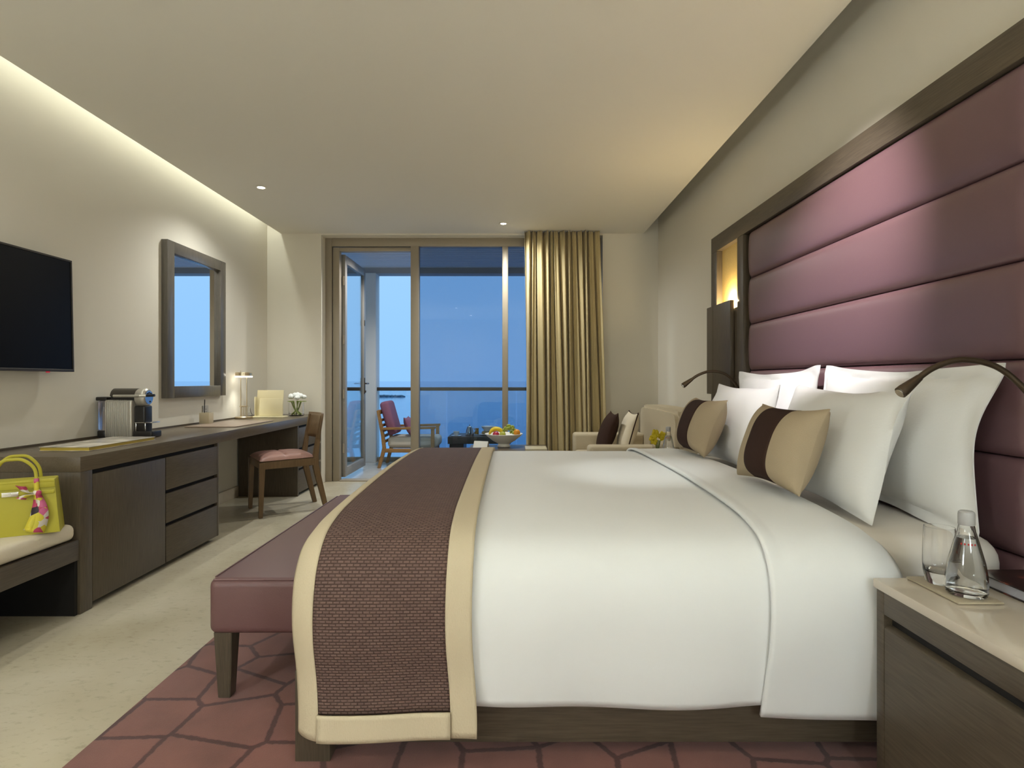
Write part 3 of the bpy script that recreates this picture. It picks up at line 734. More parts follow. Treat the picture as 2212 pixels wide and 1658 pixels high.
obj('plinth', bx(DB, DXF-.06, 5.41, 6.04, 0, .035), black_m, dk)
for a, b in zip(zz, zz[1:]):
    obj('drawer_front', bx(DXF-.022, DXF-.001, 5.415, 6.035, a, b-(.022 if b < .6 else 0), .002), wood_h, dk)

# luggage bench next to the desk
lb = thing('luggage_bench', (-2.32, 1.9, 0), 'low dark wood luggage bench joined to the desk end, with a cream seat pad', 'bench')
obj('front_rail', bx(DXF-.035, DXF-.003, 1.05, 2.672, .258, .352, .002), wood_h, lb)
obj('seat_board', bx(DB, DXF-.036, 1.05, 2.672, .30, .352), wood_h, lb)
obj('end_panel', bx(DB, DXF-.003, .97, 1.05, 0, .352, .002), wood, lb)
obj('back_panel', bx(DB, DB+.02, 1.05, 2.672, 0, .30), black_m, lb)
obj('painted_shade_panel', bx(DB+.02, DXF-.012, 2.655, 2.672, 0, .2995), black_m, lb)  # black sheet paints the shade on the desk end below the bench
obj('seat_pad', lambda bm: box(bm, XL+.02, DXF-.008, .99, 2.664, .355, .432, .030, 5), cushion_w, lb, ang=60)

# handbag
hbg = thing('handbag', (-2.172, 2.485, .4325), 'bright yellow leather handbag with a printed scarf tied to its handle', 'handbag', rotz=R(31))
hbg.scale = (1.06, .85, 1.07)
def bagbody(bm):
    t = bmesh.new(); w0, w1, d0, d1, h = .155, .135, .075, .055, .215
    V = []
    nz_ = 8
    for k in range(nz_+1):
        s = k/nz_; w_ = w0+(w1-w0)*s; dd = d0+(d1-d0)*s+.006*math.sin(s*math.pi); z = h*s
        V.append([t.verts.new((a*w_, b*dd, z)) for a, b in ((-1,-1), (1,-1), (1,1), (-1,1))])
    for a, b in zip(V, V[1:]):
        for k in range(4): t.faces.new((a[k], a[(k+1) % 4], b[(k+1) % 4], b[k]))
    t.faces.new(V[0][::-1]); t.faces.new(V[-1])
    bmesh.ops.bevel(t, geom=[e for e in t.edges if len(e.link_faces) == 2 and e.calc_face_angle(0) > .7], offset=.010, segments=3, affect='EDGES')
    merge(bm, t)
bag_body = obj('body', bagbody, yellow_l, hbg, world=False, ang=50)
obj('flap', lambda bm: (box(bm, -.137, .137, -.068, .058, .206, .219, .005), box(bm, -.137, .137, -.0665, -.0605, .185, .214, .002)), yellow_l, hbg, world=False)
bag_strap = obj('strap', lambda bm: box(bm, -.135, .135, -.0725, -.0665, .160, .176, .002), yellow_l, hbg, world=False)
obj('clasp', lambda bm: (box(bm, -.030, .022, -.0755, -.0722, .159, .177, .001), cyl(bm, (-.004, -.0755, .168), (-.004, -.082, .168), .006, n=12)), chrome, bag_strap, world=False)
for y, zt in ((-.062, .30), (.046, .305)):
    pts = catmull([(-.072, y*1.18, .135), (-.070, y*1.10, .215), (-.062, y, .265), (-.030, y, zt), (.004, y, zt+.006), (.038, y, zt), (.070, y, .265), (.078, y*1.10, .215), (.080, y*1.18, .135)], 6)
    bag_handle = obj('handle', lambda bm, pts=pts, y=y: (tube(bm, pts, .0062, 10), ball(bm, (-.072, y*1.19, .135), .014, (1, .35, 1.2)), ball(bm, (.080, y*1.19, .135), .014, (1, .35, 1.2))), yellow_l, hbg, world=False)
def scarf(bm):
    def rib(path, w, th=.0015):
        P = catmull(path, 6); n = len(P)-1
        for sg in (0,):
            vs_ = []
            for i, p in enumerate(P):
                s = i/n; ww = w(s); vs_.append((bm.verts.new(p+Vector((-ww, .004*math.sin(s*9), .2*ww))), bm.verts.new(p+Vector((0, -.008, 0))), bm.verts.new(p+Vector((ww, .004*math.cos(s*7), -.2*ww)))))
            for a, b in zip(vs_, vs_[1:]):
                for k in range(2): bm.faces.new((a[k], a[k+1], b[k+1], b[k]))
    rib([(.083, -.083, .165), (.092, -.090, .12), (.090, -.093, .07), (.075, -.092, .012)], lambda s: .010+.020*math.sin(min(1, s*1.3)*1.57))
    rib([(.080, -.084, .165), (.080, -.090, .10), (.068, -.093, .05), (.060, -.092, .02)], lambda s: .008+.012*s)
    rib([(.080, -.085, .168), (.050, -.090, .175), (.030, -.086, .20)], lambda s: .005+.012*s)
    rib([(.082, -.085, .168), (.045, -.092, .160), (.030, -.088, .148)], lambda s: .006+.010*s)
    ball(bm, (.082, -.084, .168), .014, (1.1, .8, 1), 2)
    tube(bm, catmull([(.080, -.070, .175), (.078, -.070, .20), (.078, -.068, .225)], 4), [.009]*9, 10)
obj('scarf', scarf, scarf_m, bag_body, world=False, solid=.0015, ang=60, label='printed silk scarf in yellow, pink, white and black')

# book / magazine on the desk
mg = thing('display_book', (-2.26, 3.1, DZ), 'large gold-edged coffee-table book lying on the desk before the coffee machine', 'book')
def magmat():
    m = M('book_jacket', (.5, .45, .38), .25, var=.5, vs=9); return m
mj = magmat(); ge = M('gilt_pages', (.50, .36, .06), .4)
obj('cover', bx(-2.40, -2.145, 2.885, 3.42, DZ+.019, DZ+.022, .001), mj, mg)
obj('cover', bx(-2.40, -2.145, 2.885, 3.42, DZ+.0005, DZ+.0035, .001), mj, mg)
obj('page_block', bx(-2.397, -2.149, 2.889, 3.416, DZ+.0035, DZ+.019), ge, mg)

# coffee machine: length along X, front towards +X
cm = thing('coffee_machine', (-2.424, 3.60, DZ), 'silver ribbed capsule coffee machine with a black spout head on the desk', 'coffee machine')
cm.scale = (.86, .94, 1.0)
def cbody(bm):
    box(bm, -.135, .065, -.062, .062, .002, .235, .010, 3)
    for k in range(11):
        x = -.126+k*.0147; box(bm, x, x+.0085, -.066, -.060, .008, .226, .003); box(bm, x, x+.0085, -.060, .060, .232, .2375, .002)
    box(bm, .037, .066, -.0665, .0665, .004, .2365, .010, 3)
obj('body', cbody, silver, cm, world=False)
tank = obj('tank', lambda bm: box(bm, -.195, -.138, -.05, .05, .045, .232, .012, 3), plast_cl, cm, world=False)
obj('tank_lid', lambda bm: box(bm, -.205, -.125, -.053, .053, .2325, .256, .006), blk_pl, tank, world=False)
obj('tank_base', lambda bm: box(bm, -.195, -.137, -.052, .052, .001, .045, .006), blk_pl, cm, world=False)
def hd(bm):
    pts = []
    for k in range(13):
        a = math.pi*k/12; pts.append((-.052*math.cos(a), .258+.052*math.sin(a)))
    prism(bm, [(p[0], p[1]) for p in pts], -.105, .10, 'x', .004)
obj('head_cover', hd, dkbr_pl, cm, world=False)
obj('neck', lambda bm: box(bm, -.10, .10, -.045, .045, .2378, .2578, .002), blk_pl, cm, world=False)
RX = Matrix.Rotation(R(90), 4, 'Y')
ring = obj('spout_ring', lambda bm: lathe(bm, [(0, .0), (.056, .0), (.058, .01), (.058, .045), (.055, .058), (.048, .066), (0, .066)], 36, mtx=Matrix.Translation((.078, 0, .252)) @ RX), silver, cm, world=False)
obj('control_face', lambda bm: lathe(bm, [(0, 0), (.042, 0), (.042, .004), (0, .005)], 32, mtx=Matrix.Translation((.1445, 0, .252)) @ RX), chrome, ring, world=False)
for k, (y, z) in enumerate(((-.018, .275), (0, .28), (.018, .275), (.008, .225))):
    obj('button', lambda bm, y=y, z=z: cyl(bm, (.148, y, z), (.152, y, z), .0055, n=14), blk_pl, ring, world=False)
lever = obj('lever', lambda bm: (tube(bm, [(-.07, -.058, .262), (.12, -.064, .262)], .0085, 12), tube(bm, [(.12, -.064, .262), (.16, -.05, .264)], .008, 12), cyl(bm, (.15, -.052, .264), (.152, .052, .264), .008, n=14)), silver, cm, world=False)
obj('lever_grip', lambda bm: tube(bm, [(.150, -.045, .264), (.215, -.040, .266)], .0085, 12), blk_pl, lever, world=False)
obj('front_column', lambda bm: box(bm, .066, .145, -.042, .042, .03, .20, .010, 3), blk_pl, cm, world=False)
obj('drip_tray', lambda bm: box(bm, .066, .205, -.055, .055, .0015, .043, .008, 3), blk_pl, cm, world=False)
obj('cup_stand', lambda bm: (box(bm, .075, .195, -.05, .05, .092, .098, .003), box(bm, .082, .090, -.052, -.046, .043, .094, .002), box(bm, .148, .154, -.048, -.043, .043, .094, .002)), chrome, cm, world=False)
# sockets
def outlet(y, z, label):
    t = thing('power_outlet', (XL, y, z), label, 'power outlet', 'wall power outlets')
    obj('plate', lambda bm: box(bm, 0.0005, .009, -.043, .043, 0, .086, .002), M('outlet_plate', (.42, .40, .36), .4) if 'outlet_plate' not in MATS else MATS['outlet_plate'], t, world=False)
    for dy, dz in ((0, .055), (-.012, .032), (.012, .032)):
        obj('slot', lambda bm, dy=dy, dz=dz: box(bm, .009, .0096, dy-.003, dy+.003, dz-.006, dz+.006), blk_pl, t, world=False)
outlet(3.76, .785, 'grey wall socket plate behind the coffee machine')
outlet(4.83, .80, 'grey wall socket plate under the mirror')
# desk pad, pen holder
tag(obj('desk_pad', bx(-2.50, -2.11, 4.34, 5.02, DZ+.0005, DZ+.008, .002), M('pad_leather', (.33, .25, .19), .4)), 'flat brown leather desk pad on the desktop under the mirror', 'desk pad')
ph = thing('pen_holder', (-2.505, 4.66, DZ+.008), 'small beige square pen holder with one pencil on the desk pad', 'pen holder')
def phb(bm):
    for a in ((-.04, .04, -.035, -.031), (-.04, .04, .031, .035), (-.04, -.036, -.031, .031), (.036, .04, -.031, .031)): box(bm, *a, 0, .088, .001)
    box(bm, -.036, .036, -.031, .031, 0, .006)
obj('cup', phb, M('pad_beige', (.52, .44, .30), .5), ph, world=False)
obj('pencil', lambda bm: tube(bm, [(-.020, 0, .007), (-.014, .002, .195)], .0036, 6), blk_pl, ph, world=False)
# desk lamp
dl = thing('desk_lamp', (-2.515, 5.33, DZ), 'slim brass desk lamp with a lit flat disc head on twin stems', 'desk lamp')
obj('base', lambda bm: lathe(bm, [(0, .0005), (.075, .0005), (.077, .004), (.077, .018), (.072, .022), (0, .022)], 40), brass, dl, world=False)
for dx in (-.028, .028): obj('stem', lambda bm, dx=dx: cyl(bm, (dx, 0, .02), (dx, 0, .402), .0045, n=12), brass, dl, world=False)
obj('switch_disc', lambda bm: lathe(bm, [(0, .112), (.036, .112), (.037, .115), (.037, .120), (.036, .122), (0, .122)], 28), brass, dl, world=False)
for dx in (-.018, 0, .018): obj('short_post', lambda bm, dx=dx: cyl(bm, (dx, -.012, .022), (dx, -.012, .112), .003, n=10), brass, dl, world=False)
hh = obj('head', lambda bm: lathe(bm, [(0, .434), (.070, .434), (.074, .430), (.074, .402), (.070, .400), (0, .400)], 40), brass, dl, world=False)
obj('led_disc', lambda bm: lathe(bm, [(0, .3995), (.072, .3995), (.076, .397), (.076, .390), (.072, .387), (0, .387)], 36), led_m, hh, world=False)
obj('finial', lambda bm: cyl(bm, (-.03, 0, .434), (-.03, 0, .452), .003, n=8), brass, dl, world=False)
lamp('desk_lamp_light', 'SPOT', (-2.515, 5.33, DZ+.383), 8, COOL, dl, spot_size=R(96), spot_blend=.8, shadow_soft_size=.06)
# letter rack
lr = thing('letter_rack', (-2.335, 5.50, DZ), 'cream leather stationery stand with a low front pocket on the desk', 'letter rack')
crm = M('cream_leather', (.66, .58, .36), .45, bump=.03, bs=300)
obj('base', lambda bm: box(bm, -.165, .150, -.06, .05, .0005, .016, .003), crm, lr, world=False)
obj('back_panel', lambda bm: box(bm, -.150, .105, .02, .036, .016, .265, .004, 2, Matrix.Translation((0, .03, 0)) @ Matrix.Rotation(R(-6), 4, 'X') @ Matrix.Translation((0, -.03, 0))), crm, lr, world=False)
obj('front_pocket', lambda bm: box(bm, -.105, .118, -.022, -.008, .016, .185, .004, 2, Matrix.Rotation(R(-5), 4, 'X')), crm, lr, world=False)
obj('side_gusset', lambda bm: box(bm, -.150, -.142, -.02, .03, .016, .20, .003), crm, lr, world=False)
# cord
tag(obj('lamp_cord', lambda bm: tube(bm, catmull([(-2.53, 5.42, DZ+.004), (-2.515, 5.44, DZ+.06), (-2.525, 5.47, DZ+.10), (-2.535, 5.52, DZ+.05), (-2.55, 5.60, DZ+.004)], 6), .003, 8), M('cord_grey', (.25, .22, .18), .5)), 'thin grey lamp cord looping behind the cream stationery stand', 'cord')
# vase of roses
vz = thing('rose_vase', (-2.20, 5.80, DZ), 'round glass vase of white roses at the window end of the desk', 'vase')
obj('vase', lambda bm: lathe(bm, [(0, .001), (.068, .001), (.074, .006), (.076, .06), (.074, .13), (.071, .13), (.073, .06), (.070, .010), (0, .009)], 36), glass, vz, world=False)
obj('stems', lambda bm: [tube(bm, catmull([(.05*math.cos(k*.9+2), .05*math.sin(k*.9+2), .012), (.02*math.cos(k*.9), .02*math.sin(k*.9), .07), (.05*math.cos(k*.9), .05*math.sin(k*.9), .15)], 5), .006, 6) for k in range(12)], gm, vz, world=False)
rosem = M('rose_petal', (.80, .82, .80), .6)
for k in range(11):
    a = k*2.4; rad = .012+.068*math.sqrt(k/11)
    c = Vector((rad*math.cos(a), rad*math.sin(a), .185+.035*(1-(rad/.08)**2)))
    def rose(bm, c=c, k=k):
        ball(bm, c, .022, (1, 1, .95), 2)
        for j in range(6):
            b_ = j*1.05+k; ball(bm, c+Vector((.013*math.cos(b_), .013*math.sin(b_), -.002)), .019, (.9, .9, 1.0), 1)
    obj('rose', rose, rosem, vz, world=False, ang=60)
for k in range(5):
    a = k*1.3+.4
    obj('leaf', lambda bm, a=a: ball(bm, (.07*math.cos(a), .07*math.sin(a), .145), .03, (1, .6, .15), 2, Matrix.Rotation(a, 4, 'Z')), gm, vz, world=False)

# ------------------------------------------------------------------ TV and mirror on the left wall
tv = thing('television', (XL, 2.7, 1.148), 'black flat-screen television mounted on the left wall', 'television')
TM = Matrix.Translation((-2.525, 0, 1.148)) @ Matrix.Rotation(R(-1.2), 4, 'Y')
obj('back_shell', lambda bm: box(bm, -.035, -.006, 2.16, 3.262, .0, .634, .004, mtx=TM), tvrim_m, tv)
def trim(bm):
    for a in ((2.15, 3.272, 0, .014), (2.15, 3.272, .628, .638), (2.15, 2.158, .014, .628), (3.264, 3.272, .014, .628)): box(bm, -.008, .008, a[0], a[1], a[2], a[3], .001, 1, TM)
obj('rim', trim, tvrim_m, tv)
obj('screen', lambda bm: box(bm, -.006, .004, 2.158, 3.264, .014, .628, mtx=TM), screen_m, tv)
obj('wall_bracket', bx(XL+.001, -2.55, 2.5, 2.95, 1.30, 1.65, .003), blk_pl, tv)
obj('standby_light', lambda bm: box(bm, -.004, .004, 3.085, 3.105, -.006, .0, .001, 1, TM), M('red_led', (.4, .02, .04), .4, emis=(.8, .02, .05), es=.4), tv)

mr = thing('wall_mirror', (XL, 4.66, .966), 'tall rectangular wall mirror in a dark wood frame above the desk', 'mirror')
MY0, MY1, MZ0, MZ1, MB_ = 4.23, 5.09, .966, 2.15, .088
obj('frame_side', bx(XL+.001, -2.562, MY0, MY0+MB_, MZ0, MZ1, .002), mframe_m, mr)
obj('frame_side', bx(XL+.001, -2.562, MY1-MB_, MY1, MZ0, MZ1, .002), mframe_m, mr)
obj('frame_top', bx(XL+.001, -2.562, MY0+MB_, MY1-MB_, MZ1-MB_, MZ1, .002), mframe_m, mr)
obj('frame_bottom', bx(XL+.001, -2.562, MY0+MB_, MY1-MB_, MZ0, MZ0+MB_, .002), mframe_m, mr)
obj('mirror_glass', bx(XL+.002, -2.592, MY0+MB_, MY1-MB_, MZ0+MB_, MZ1-MB_), mirror_m, mr)

# ------------------------------------------------------------------ desk chair (local: forward = +y)
fw = Vector((-.82, -.57)).normalized()
ch = thing('desk_chair', (-1.955, 4.84, 0), 'wooden desk chair with a curved backrest and pink leather seat at the desk', 'chair', rotz=math.atan2(-fw.x, fw.y))
for s in (-1, 1):
    obj('front_leg', lambda bm, s=s: taper(bm, (s*.215, .215, 0), (.030, .030), (s*.215, .205, .44), (.046, .046), .003), oak_ch, ch, world=False)
    def rl_(bm, s=s):
        prism(bm, [(-.335, 0), (-.298, 0), (-.205, .36), (-.205, .47), (-.265, .80), (-.285, .80), (-.250, .47), (-.252, .38)], s*.172-.017 if s > 0 else s*.172-.017, s*.172+.017, 'x', .004)
    obj('rear_leg', rl_, oak_ch, ch, world=False)
    obj('side_rail', lambda bm, s=s: prism(bm, [(s*.218, .21), (s*.218-s*.025, .21), (s*.168, -.22), (s*.192, -.22)], .385, .445, 'z', .003), oak_ch, ch, world=False)
obj('front_rail', lambda bm: box(bm, -.20, .20, .19, .215, .385, .445, .003), oak_ch, ch, world=False)
obj('rear_rail', lambda bm: box(bm, -.17, .17, -.235, -.212, .385, .44, .003), oak_ch, ch, world=False)
def backr(bm):
    def f(u, v):
        x = -.195+.39*u; z = .60+.215*v; y = -.238-(z-.47)*.15-.035*(1-(2*u-1)**2)
        return Vector((x, y, z))
    grid(bm, 16, 6, f)
obj('backrest', backr, oak_ch, ch, world=False, solid=.020)
def seatc(bm):
    def half(sg):
        def f(a, b):
            u, v = -1+2*a, -1+2*b
            wd = .225-.045*(1-b); x = u*wd; y = -.215+.435*b
            e = ((1-abs(u)**5)*(1-abs(v)**5))**.5
            gro = .011*(math.exp(-((u-.36)/.05)**2)+math.exp(-((u+.36)/.05)**2)+math.exp(-((v-.05)/.045)**2)) if sg > 0 else 0
            return Vector((x, y, .452+(sg*.038*e+(.012-gro)*e if sg > 0 else -.004*e)))
        return f
    A = grid(bm, 40, 40, half(1)); B = grid(bm, 40, 40, half(-1), flip=True)
    bmesh.ops.remove_doubles(bm, verts=bm.verts, dist=.0008); bmesh.ops.recalc_face_normals(bm, faces=bm.faces)
obj('seat_cushion', seatc, leather_c, ch, world=False, ang=60)

# ------------------------------------------------------------------ curtain
def curtain(bm):
    rr = random.Random(11); ks = [(rr.uniform(0, 6.28), rr.uniform(.8, 1.2)) for _ in range(14)]
    def f(u, v):
        z = .015+(ZC-.02)*v; s = 1-v
        xa, xb = .125+.01*s, .895+.085*s
        x = xa+(xb-xa)*(u+.012*math.sin(u*26+s*2.2))
        ph = u*2*math.pi*13+.7*math.sin(u*17)+1.1*s*math.sin(u*9+1)
        amp = .030+.022*s+.010*math.sin(u*23+2)
        y = 5.955+amp*math.sin(ph)+.014*math.sin(ph*2.3+s*1.5)
        return Vector((x+.012*math.cos(ph)*(.4+s), y, z))
    grid(bm, 260, 30, f)
tag(obj('curtain', curtain, M('olive_curtain_cloth', (.47, .38, .20), .75, spec=.25, bump=.05, bs=200, sheen=.2), solid=.003, ang=70), 'floor-length olive-gold pleated curtain drawn to one side of the window', 'curtain')

# ------------------------------------------------------------------ sofa by the right wall
sf_ = thing('sofa', (1.08, 5.13, 0), 'cream upholstered sofa with a tall back against the right wall by the curtain', 'sofa')
obj('seat_base', bx(.63, 1.52, 4.52, 5.82, .05, .26, .02, 3), sofa_m, sf_)
obj('seat_cushion', bx(.61, 1.30, 4.71, 5.62, .262, .42, .035, 4), sofa_m, sf_)
def sback(bm):
    pts = [(4.52, .26), (4.505, .60), (4.51, .76), (4.55, .835), (4.62, .86), (5.2, .865), (5.70, .86), (5.78, .835), (5.82, .76), (5.82, .26)]
    prism(bm, pts, 1.30, 1.52, 'x', .03, 4)
obj('backrest', sback, sofa_m, sf_, ang=60)
obj('arm', bx(.61, 1.31, 4.52, 4.70, .262, .575, .03, 4), sofa_m, sf_, ang=60)
obj('arm', bx(.61, 1.31, 5.63, 5.82, .262, .575, .03, 4), sofa_m, sf_, ang=60)
for x in (.69, 1.45):
    for y in (4.60, 5.74): obj('leg', bx(x-.025, x+.025, y-.025, y+.025, 0, .052), wood, sf_)
def sofa_pillow(label, base, seed, mat, lean, W, piping=None, yaw=0):
    H, T = .40, .14
    M4 = stand(base, lean, H, yaw=yaw)
    t = thing('sofa_cushion', base, label, 'cushion', 'cushions on the sofa')
    obj('cover', lambda bm: (pillow_bm(bm, W, H, T, flange=.002, seed=seed, wr=.005), bmesh.ops.transform(bm, matrix=M4, verts=bm.verts)), mat, t, ang=60)
    if piping:
        def pp(bm):
            P = []
            for k in range(41):
                a = -1+2*k/40; P.append((W/2*a, 1))
            pts = [M4 @ Vector((W/2*a, H/2*(1-.045*2.4*(1-a*a)), 0)) for a in [-1+k/20 for k in range(41)]]
            pts2 = [M4 @ Vector((W/2*(1-.09*(1-b*b)), H/2*b, 0)) for b in [1-k/20 for k in range(41)]]
            pts3 = [M4 @ Vector((-W/2*(1-.09*(1-b*b)), H/2*b, 0)) for b in [1-k/20 for k in range(41)]]
            for q in (pts, pts2, pts3): tube(bm, q, .006, 6)
        obj('piping', pp, brown_c, t)
sofa_pillow('dark brown velvet cushion leaning on the cream sofa arm by the curtain', (.82, 5.33, .425), 2, brown_c, R(20), .40)
sofa_pillow('off-white cushion with brown piping on the cream sofa', (1.00, 5.22, .425), 6, cushion_w, R(16), .40, True)

# coffee table with fruit bowl
ct = thing('coffee_table', (-.03, 5.45, 0), 'dark wood coffee table in front of the sofa carrying the fruit bowl', 'table')
CZ = .445
obj('top', bx(-.42, .34, 5.10, 5.80, CZ-.05, CZ, .003), wood_top, ct)
obj('apron', bx(-.37, .29, 5.15, 5.75, CZ-.11, CZ-.05), wood_x, ct)
for x in (-.38, .25):
    for y in (5.14, 5.71): obj('leg', bx(x, x+.05, y, y+.05, 0, CZ-.05, .002), wood, ct)
fb = obj('fruit_bowl', lambda bm: lathe(bm, [(0, 0), (.062, 0), (.068, .005), (.060, .014), (.055, .030), (.11, .060), (.165, .105), (.188, .128), (.183, .130), (.158, .110), (.10, .070), (.05, .042), (0, .038)], 44, (-.085, 5.62, CZ+.001)), porc)
tag(fb, 'wide cream footed fruit bowl on the coffee table', 'bowl')
bw_ = Vector((-.085, 5.62, CZ))
def banana(bm, c, q, s=1):
    P = [c+Matrix.Rotation(q, 3, 'Z') @ Vector((.075*math.cos(a)*s, 0, .075*math.sin(a)*s-.03)) for a in [R(15+15*k) for k in range(11)]]
    tube(bm, P, [.006, .012, .0165, .018, .0185, .0185, .0185, .018, .016, .011, .006], 10)
ban_m = M('banana_skin', (.72, .52, .02), .5); app_m = M('apple_red', (.40, .02, .05), .3); grp_m = M('grape_green', (.36, .42, .06), .3, trans=.15); org_m = M('orange_skin', (.70, .28, .02), .5)
for k, (dx, dy, q, lab) in enumerate(((-.075, -.045, R(8), 'curved yellow banana at the front of the fruit bowl beside the red apple'), (-.07, .0, R(-6), 'curved yellow banana in the middle of the fruit bowl behind the front banana'), (-.075, .045, R(-4), 'curved yellow banana at the sea side of the fruit bowl'))):
    tag(obj('banana', lambda bm, dx=dx, dy=dy, q=q: banana(bm, bw_+Vector((dx, dy, .135)), q, .95), ban_m), lab, 'banana', 'fruit in the bowl')
tag(obj('apple', lambda bm: (ball(bm, bw_+Vector((-.075, -.105, .130)), .033, (1, 1, .92), 3), cyl(bm, bw_+Vector((-.075, -.105, .157)), bw_+Vector((-.072, -.105, .170)), .002, n=6)), app_m), 'shiny dark red apple at the rim of the fruit bowl', 'apple', 'fruit in the bowl')
tag(obj('apple', lambda bm: (ball(bm, bw_+Vector((-.01, -.125, .132)), .031, (1, 1, .92), 3), cyl(bm, bw_+Vector((-.01, -.125, .157)), bw_+Vector((-.008, -.125, .17)), .002, n=6)), M('apple_green', (.42, .42, .06), .3)), 'small green apple beside the grapes in the fruit bowl', 'apple', 'fruit in the bowl')
tag(obj('orange', lambda bm: ball(bm, bw_+Vector((.128, -.075, .146)), .033, sub=3), org_m), 'small orange beside the grapes in the fruit bowl', 'orange', 'fruit in the bowl')
gb = thing('grape_bunch', bw_+Vector((.058, .005, .115)), 'bunch of green grapes piled in the fruit bowl', 'grapes', 'fruit in the bowl')
rr = random.Random(8)
for k in range(34):
    a = rr.uniform(0, 6.28); r_ = .075*math.sqrt(rr.random()); z = .015+.085*(1-(r_/.08)**2)*rr.uniform(.6, 1)
    obj('grape', lambda bm, a=a, r_=r_, z=z: ball(bm, (r_*math.cos(a), r_*math.sin(a)*.9-.01, z), .0145, (1, 1, 1.15), 2), grp_m, gb, world=False)
# cards on the coffee table
def tent(bm):
    prism(bm, [(-.05, 0), (-.046, 0), (.002, .082), (.05, 0), (.054, 0), (.004, .09), (0, .09)], -.07, .07, 'y', 0, 2, Matrix.Translation((-.29, 5.28, CZ+.001)) @ Matrix.Rotation(R(70), 4, 'Z'))
card_m = M('white_card', (.75, .74, .70), .5)
tag(obj('tent_card', tent, card_m), 'folded white tent card standing on the coffee table', 'card')
tag(obj('note_card', bx(-.40, -.31, 5.13, 5.20, CZ+.001, CZ+.012, .001), card_m), 'white envelope lying flat at the coffee table corner', 'envelope')
tag(obj('magazine', bx(.12, .32, 5.25, 5.50, CZ+.001, CZ+.022, .002), M('magazine_beige', (.60, .54, .38), .4)), 'beige magazine lying on the coffee table beside the fruit bowl', 'magazine')

# ------------------------------------------------------------------ balcony furniture
AZ = -.03
def armchair(loc, label, flip=False, group='teak balcony armchairs'):
    """length along X, front towards +X (or -X if flipped); local origin at rear, centre of width"""
    t = thing('balcony_armchair', loc, label, 'armchair', group)
    s = -1 if flip else 1
    def P(bm): 
        if flip: bmesh.ops.transform(bm, matrix=Matrix.Scale(-1, 4, (1, 0, 0)), verts=bm.verts); bmesh.ops.reverse_faces(bm, faces=bm.faces)
    def o_(name, fn, mat, **k): return obj(name, lambda bm: (fn(bm), P(bm)), mat, t, world=False, **k)
    W = .24
    for q in (-1, 1):
        y0, y1 = q*W-.022, q*W+.022
        o_('rear_leg', lambda bm: prism(bm, [(.01, 0), (.05, 0), (.12, .24), (.10, .42), (.035, .74), (.0, .74), (.058, .42), (.075, .26)], y0, y1, 'y', .004), teak)
        o_('front_leg', lambda bm: box(bm, .70, .745, y0, y1, 0, .505, .004), teak)
        o_('arm', lambda bm: prism(bm, [(.055, .49), (.055, .52), (.80 if False else .76, .535), (.76, .505)], q*W-.032, q*W+.032, 'y', .004), teak)
        o_('side_rail', lambda bm: box(bm, .07, .72, y0+.006, y1-.006, .20, .25, .003), teak)
    o_('front_rail', lambda bm: box(bm, .70, .735, -W+.02, W-.02, .19, .25, .003), teak)
    o_('top_rail', lambda bm: box(bm, .002, .04, -W+.02, W-.02, .69, .745, .003), teak)
    for k in range(5):
        z = .34+k*.068; x = .10-(z-.34)*.2
        o_('back_slat', lambda bm, z=z, x=x: box(bm, x-.012, x+.012, -W+.02, W-.02, z-.017, z+.017, .003), teak)
    o_('seat_cushion', lambda bm: box(bm, .13, .79, -W+.028, W-.028, .255, .40, .05, 5), out_cush, ang=60)
    M4 = Matrix.Translation((.195, 0, .42)) @ Matrix.Rotation(R(-16), 4, 'Y')
    def bc(bm): box(bm, -.06, .06, -.20, .20, 0, .45, .045, 5, M4)
    o_('back_cushion', bc, plum, ang=60)
    return t
armchair((-1.75, 7.58, AZ), 'teak balcony armchair with cream seat and plum back cushion beside the open door')
armchair((1.02, 7.50, AZ), 'teak balcony armchair partly hidden behind the curtain, facing the other', True)
def sp_(bm): pillow_bm(bm, .34, .26, .11, flange=.002, seed=15, wr=.005); bmesh.ops.transform(bm, matrix=Matrix.Translation((-1.36, 7.56, AZ+.525)) @ Matrix.Rotation(R(90), 4, 'Z') @ Matrix.Rotation(R(66), 4, 'X'), verts=bm.verts)
tag(obj('scatter_pillow', sp_, plum, ang=60), 'small plum scatter pillow on the seat of the balcony armchair by the door', 'pillow')

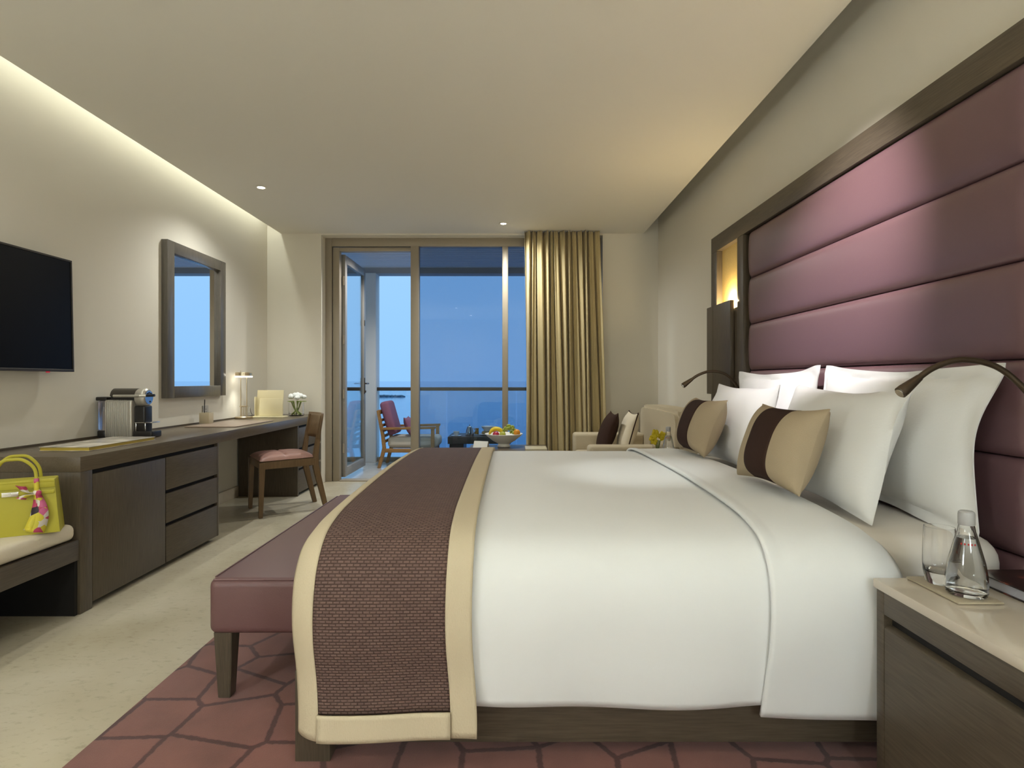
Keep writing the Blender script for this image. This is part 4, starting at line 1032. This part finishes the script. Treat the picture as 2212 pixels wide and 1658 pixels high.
bt_ = thing('balcony_table', (-.42, 7.45, AZ), 'low dark wood balcony table laid with breakfast things', 'table')
TT = .385
obj('top', bx(-.82, -.02, 7.20, 7.72, TT-.09, TT, .003), wood_x, bt_)
obj('leg_slab', bx(-.80, -.62, 7.23, 7.69, AZ, TT-.09), wood, bt_)
obj('leg_slab', bx(-.14, -.04, 7.23, 7.69, AZ, TT-.09), wood, bt_)
G = 'breakfast things on the balcony table'
def jug(bm): lathe(bm, [(0, 0), (.05, 0), (.055, .01), (.05, .06), (.04, .10), (.038, .115), (.03, .125), (.006, .13), (.006, .145), (0, .147)], 24, (-.55, 7.32, TT+.001)); tube(bm, catmull([(-.505, 7.30, TT+.10), (-.47, 7.29, TT+.08), (-.50, 7.30, TT+.03)], 5), .006, 8)
tag(obj('coffee_pot', jug, chrome), 'polished metal coffee pot on the balcony table', 'coffee pot', G)
def cup(x, y): return lambda bm: (lathe(bm, [(0, 0), (.065, .002), (.07, .008), (.03, .006), (0, .006)], 24, (x, y, TT+.001)), lathe(bm, [(0, .007), (.02, .007), (.035, .035), (.04, .06), (.037, .06), (.03, .03), (0, .012)], 24, (x, y, TT+.001)))
tag(obj('tea_cup', cup(-.72, 7.30), porc), 'white cup and saucer at the armchair end of the balcony table', 'cup', G)
tag(obj('tea_cup', cup(-.11, 7.55), porc), 'white cup and saucer at the curtain end of the balcony table', 'cup', G)
juice = M('orange_juice', (.75, .38, .03), .3)
def jg(x, y, lab):
    t = thing('juice_glass', (x, y, TT+.001), lab, 'glass', G)
    obj('tumbler', lambda bm: lathe(bm, [(0, 0), (.027, 0), (.031, .11), (.029, .11), (.0255, .004), (0, .004)], 24), glass, t, world=False)
    obj('juice', lambda bm: lathe(bm, [(0, .0045), (.0250, .0045), (.0278, .085), (0, .085)], 20), juice, t, world=False)
jg(-.47, 7.50, 'glass of orange juice beside the coffee pot on the balcony table'); jg(-.16, 7.30, 'glass of orange juice beside the domed plate on the balcony table')
pb = thing('covered_plate', (-.31, 7.42, TT+.001), 'oval serving plate of pastries on the balcony table', 'plate', G)
obj('plate', lambda bm: lathe(bm, [(0, 0), (.07, 0), (.13, .016), (.128, .019), (.065, .005), (0, .005)], 32), porc, pb, world=False)
for k in range(5): obj('pastry', lambda bm, k=k: ball(bm, (.06*math.cos(k*1.26), .05*math.sin(k*1.26), .032), .035, (1.3, .8, .75), 2), M('pastry', (.45, .28, .10), .6) if 'pastry' not in MATS else MATS['pastry'], pb, world=False)
obj('bread_basket', lambda bm: lathe(bm, [(0, .05), (.05, .05), (.09, .10), (.1, .115), (.095, .115), (.05, .057), (0, .056)], 28), porc, pb, world=False)
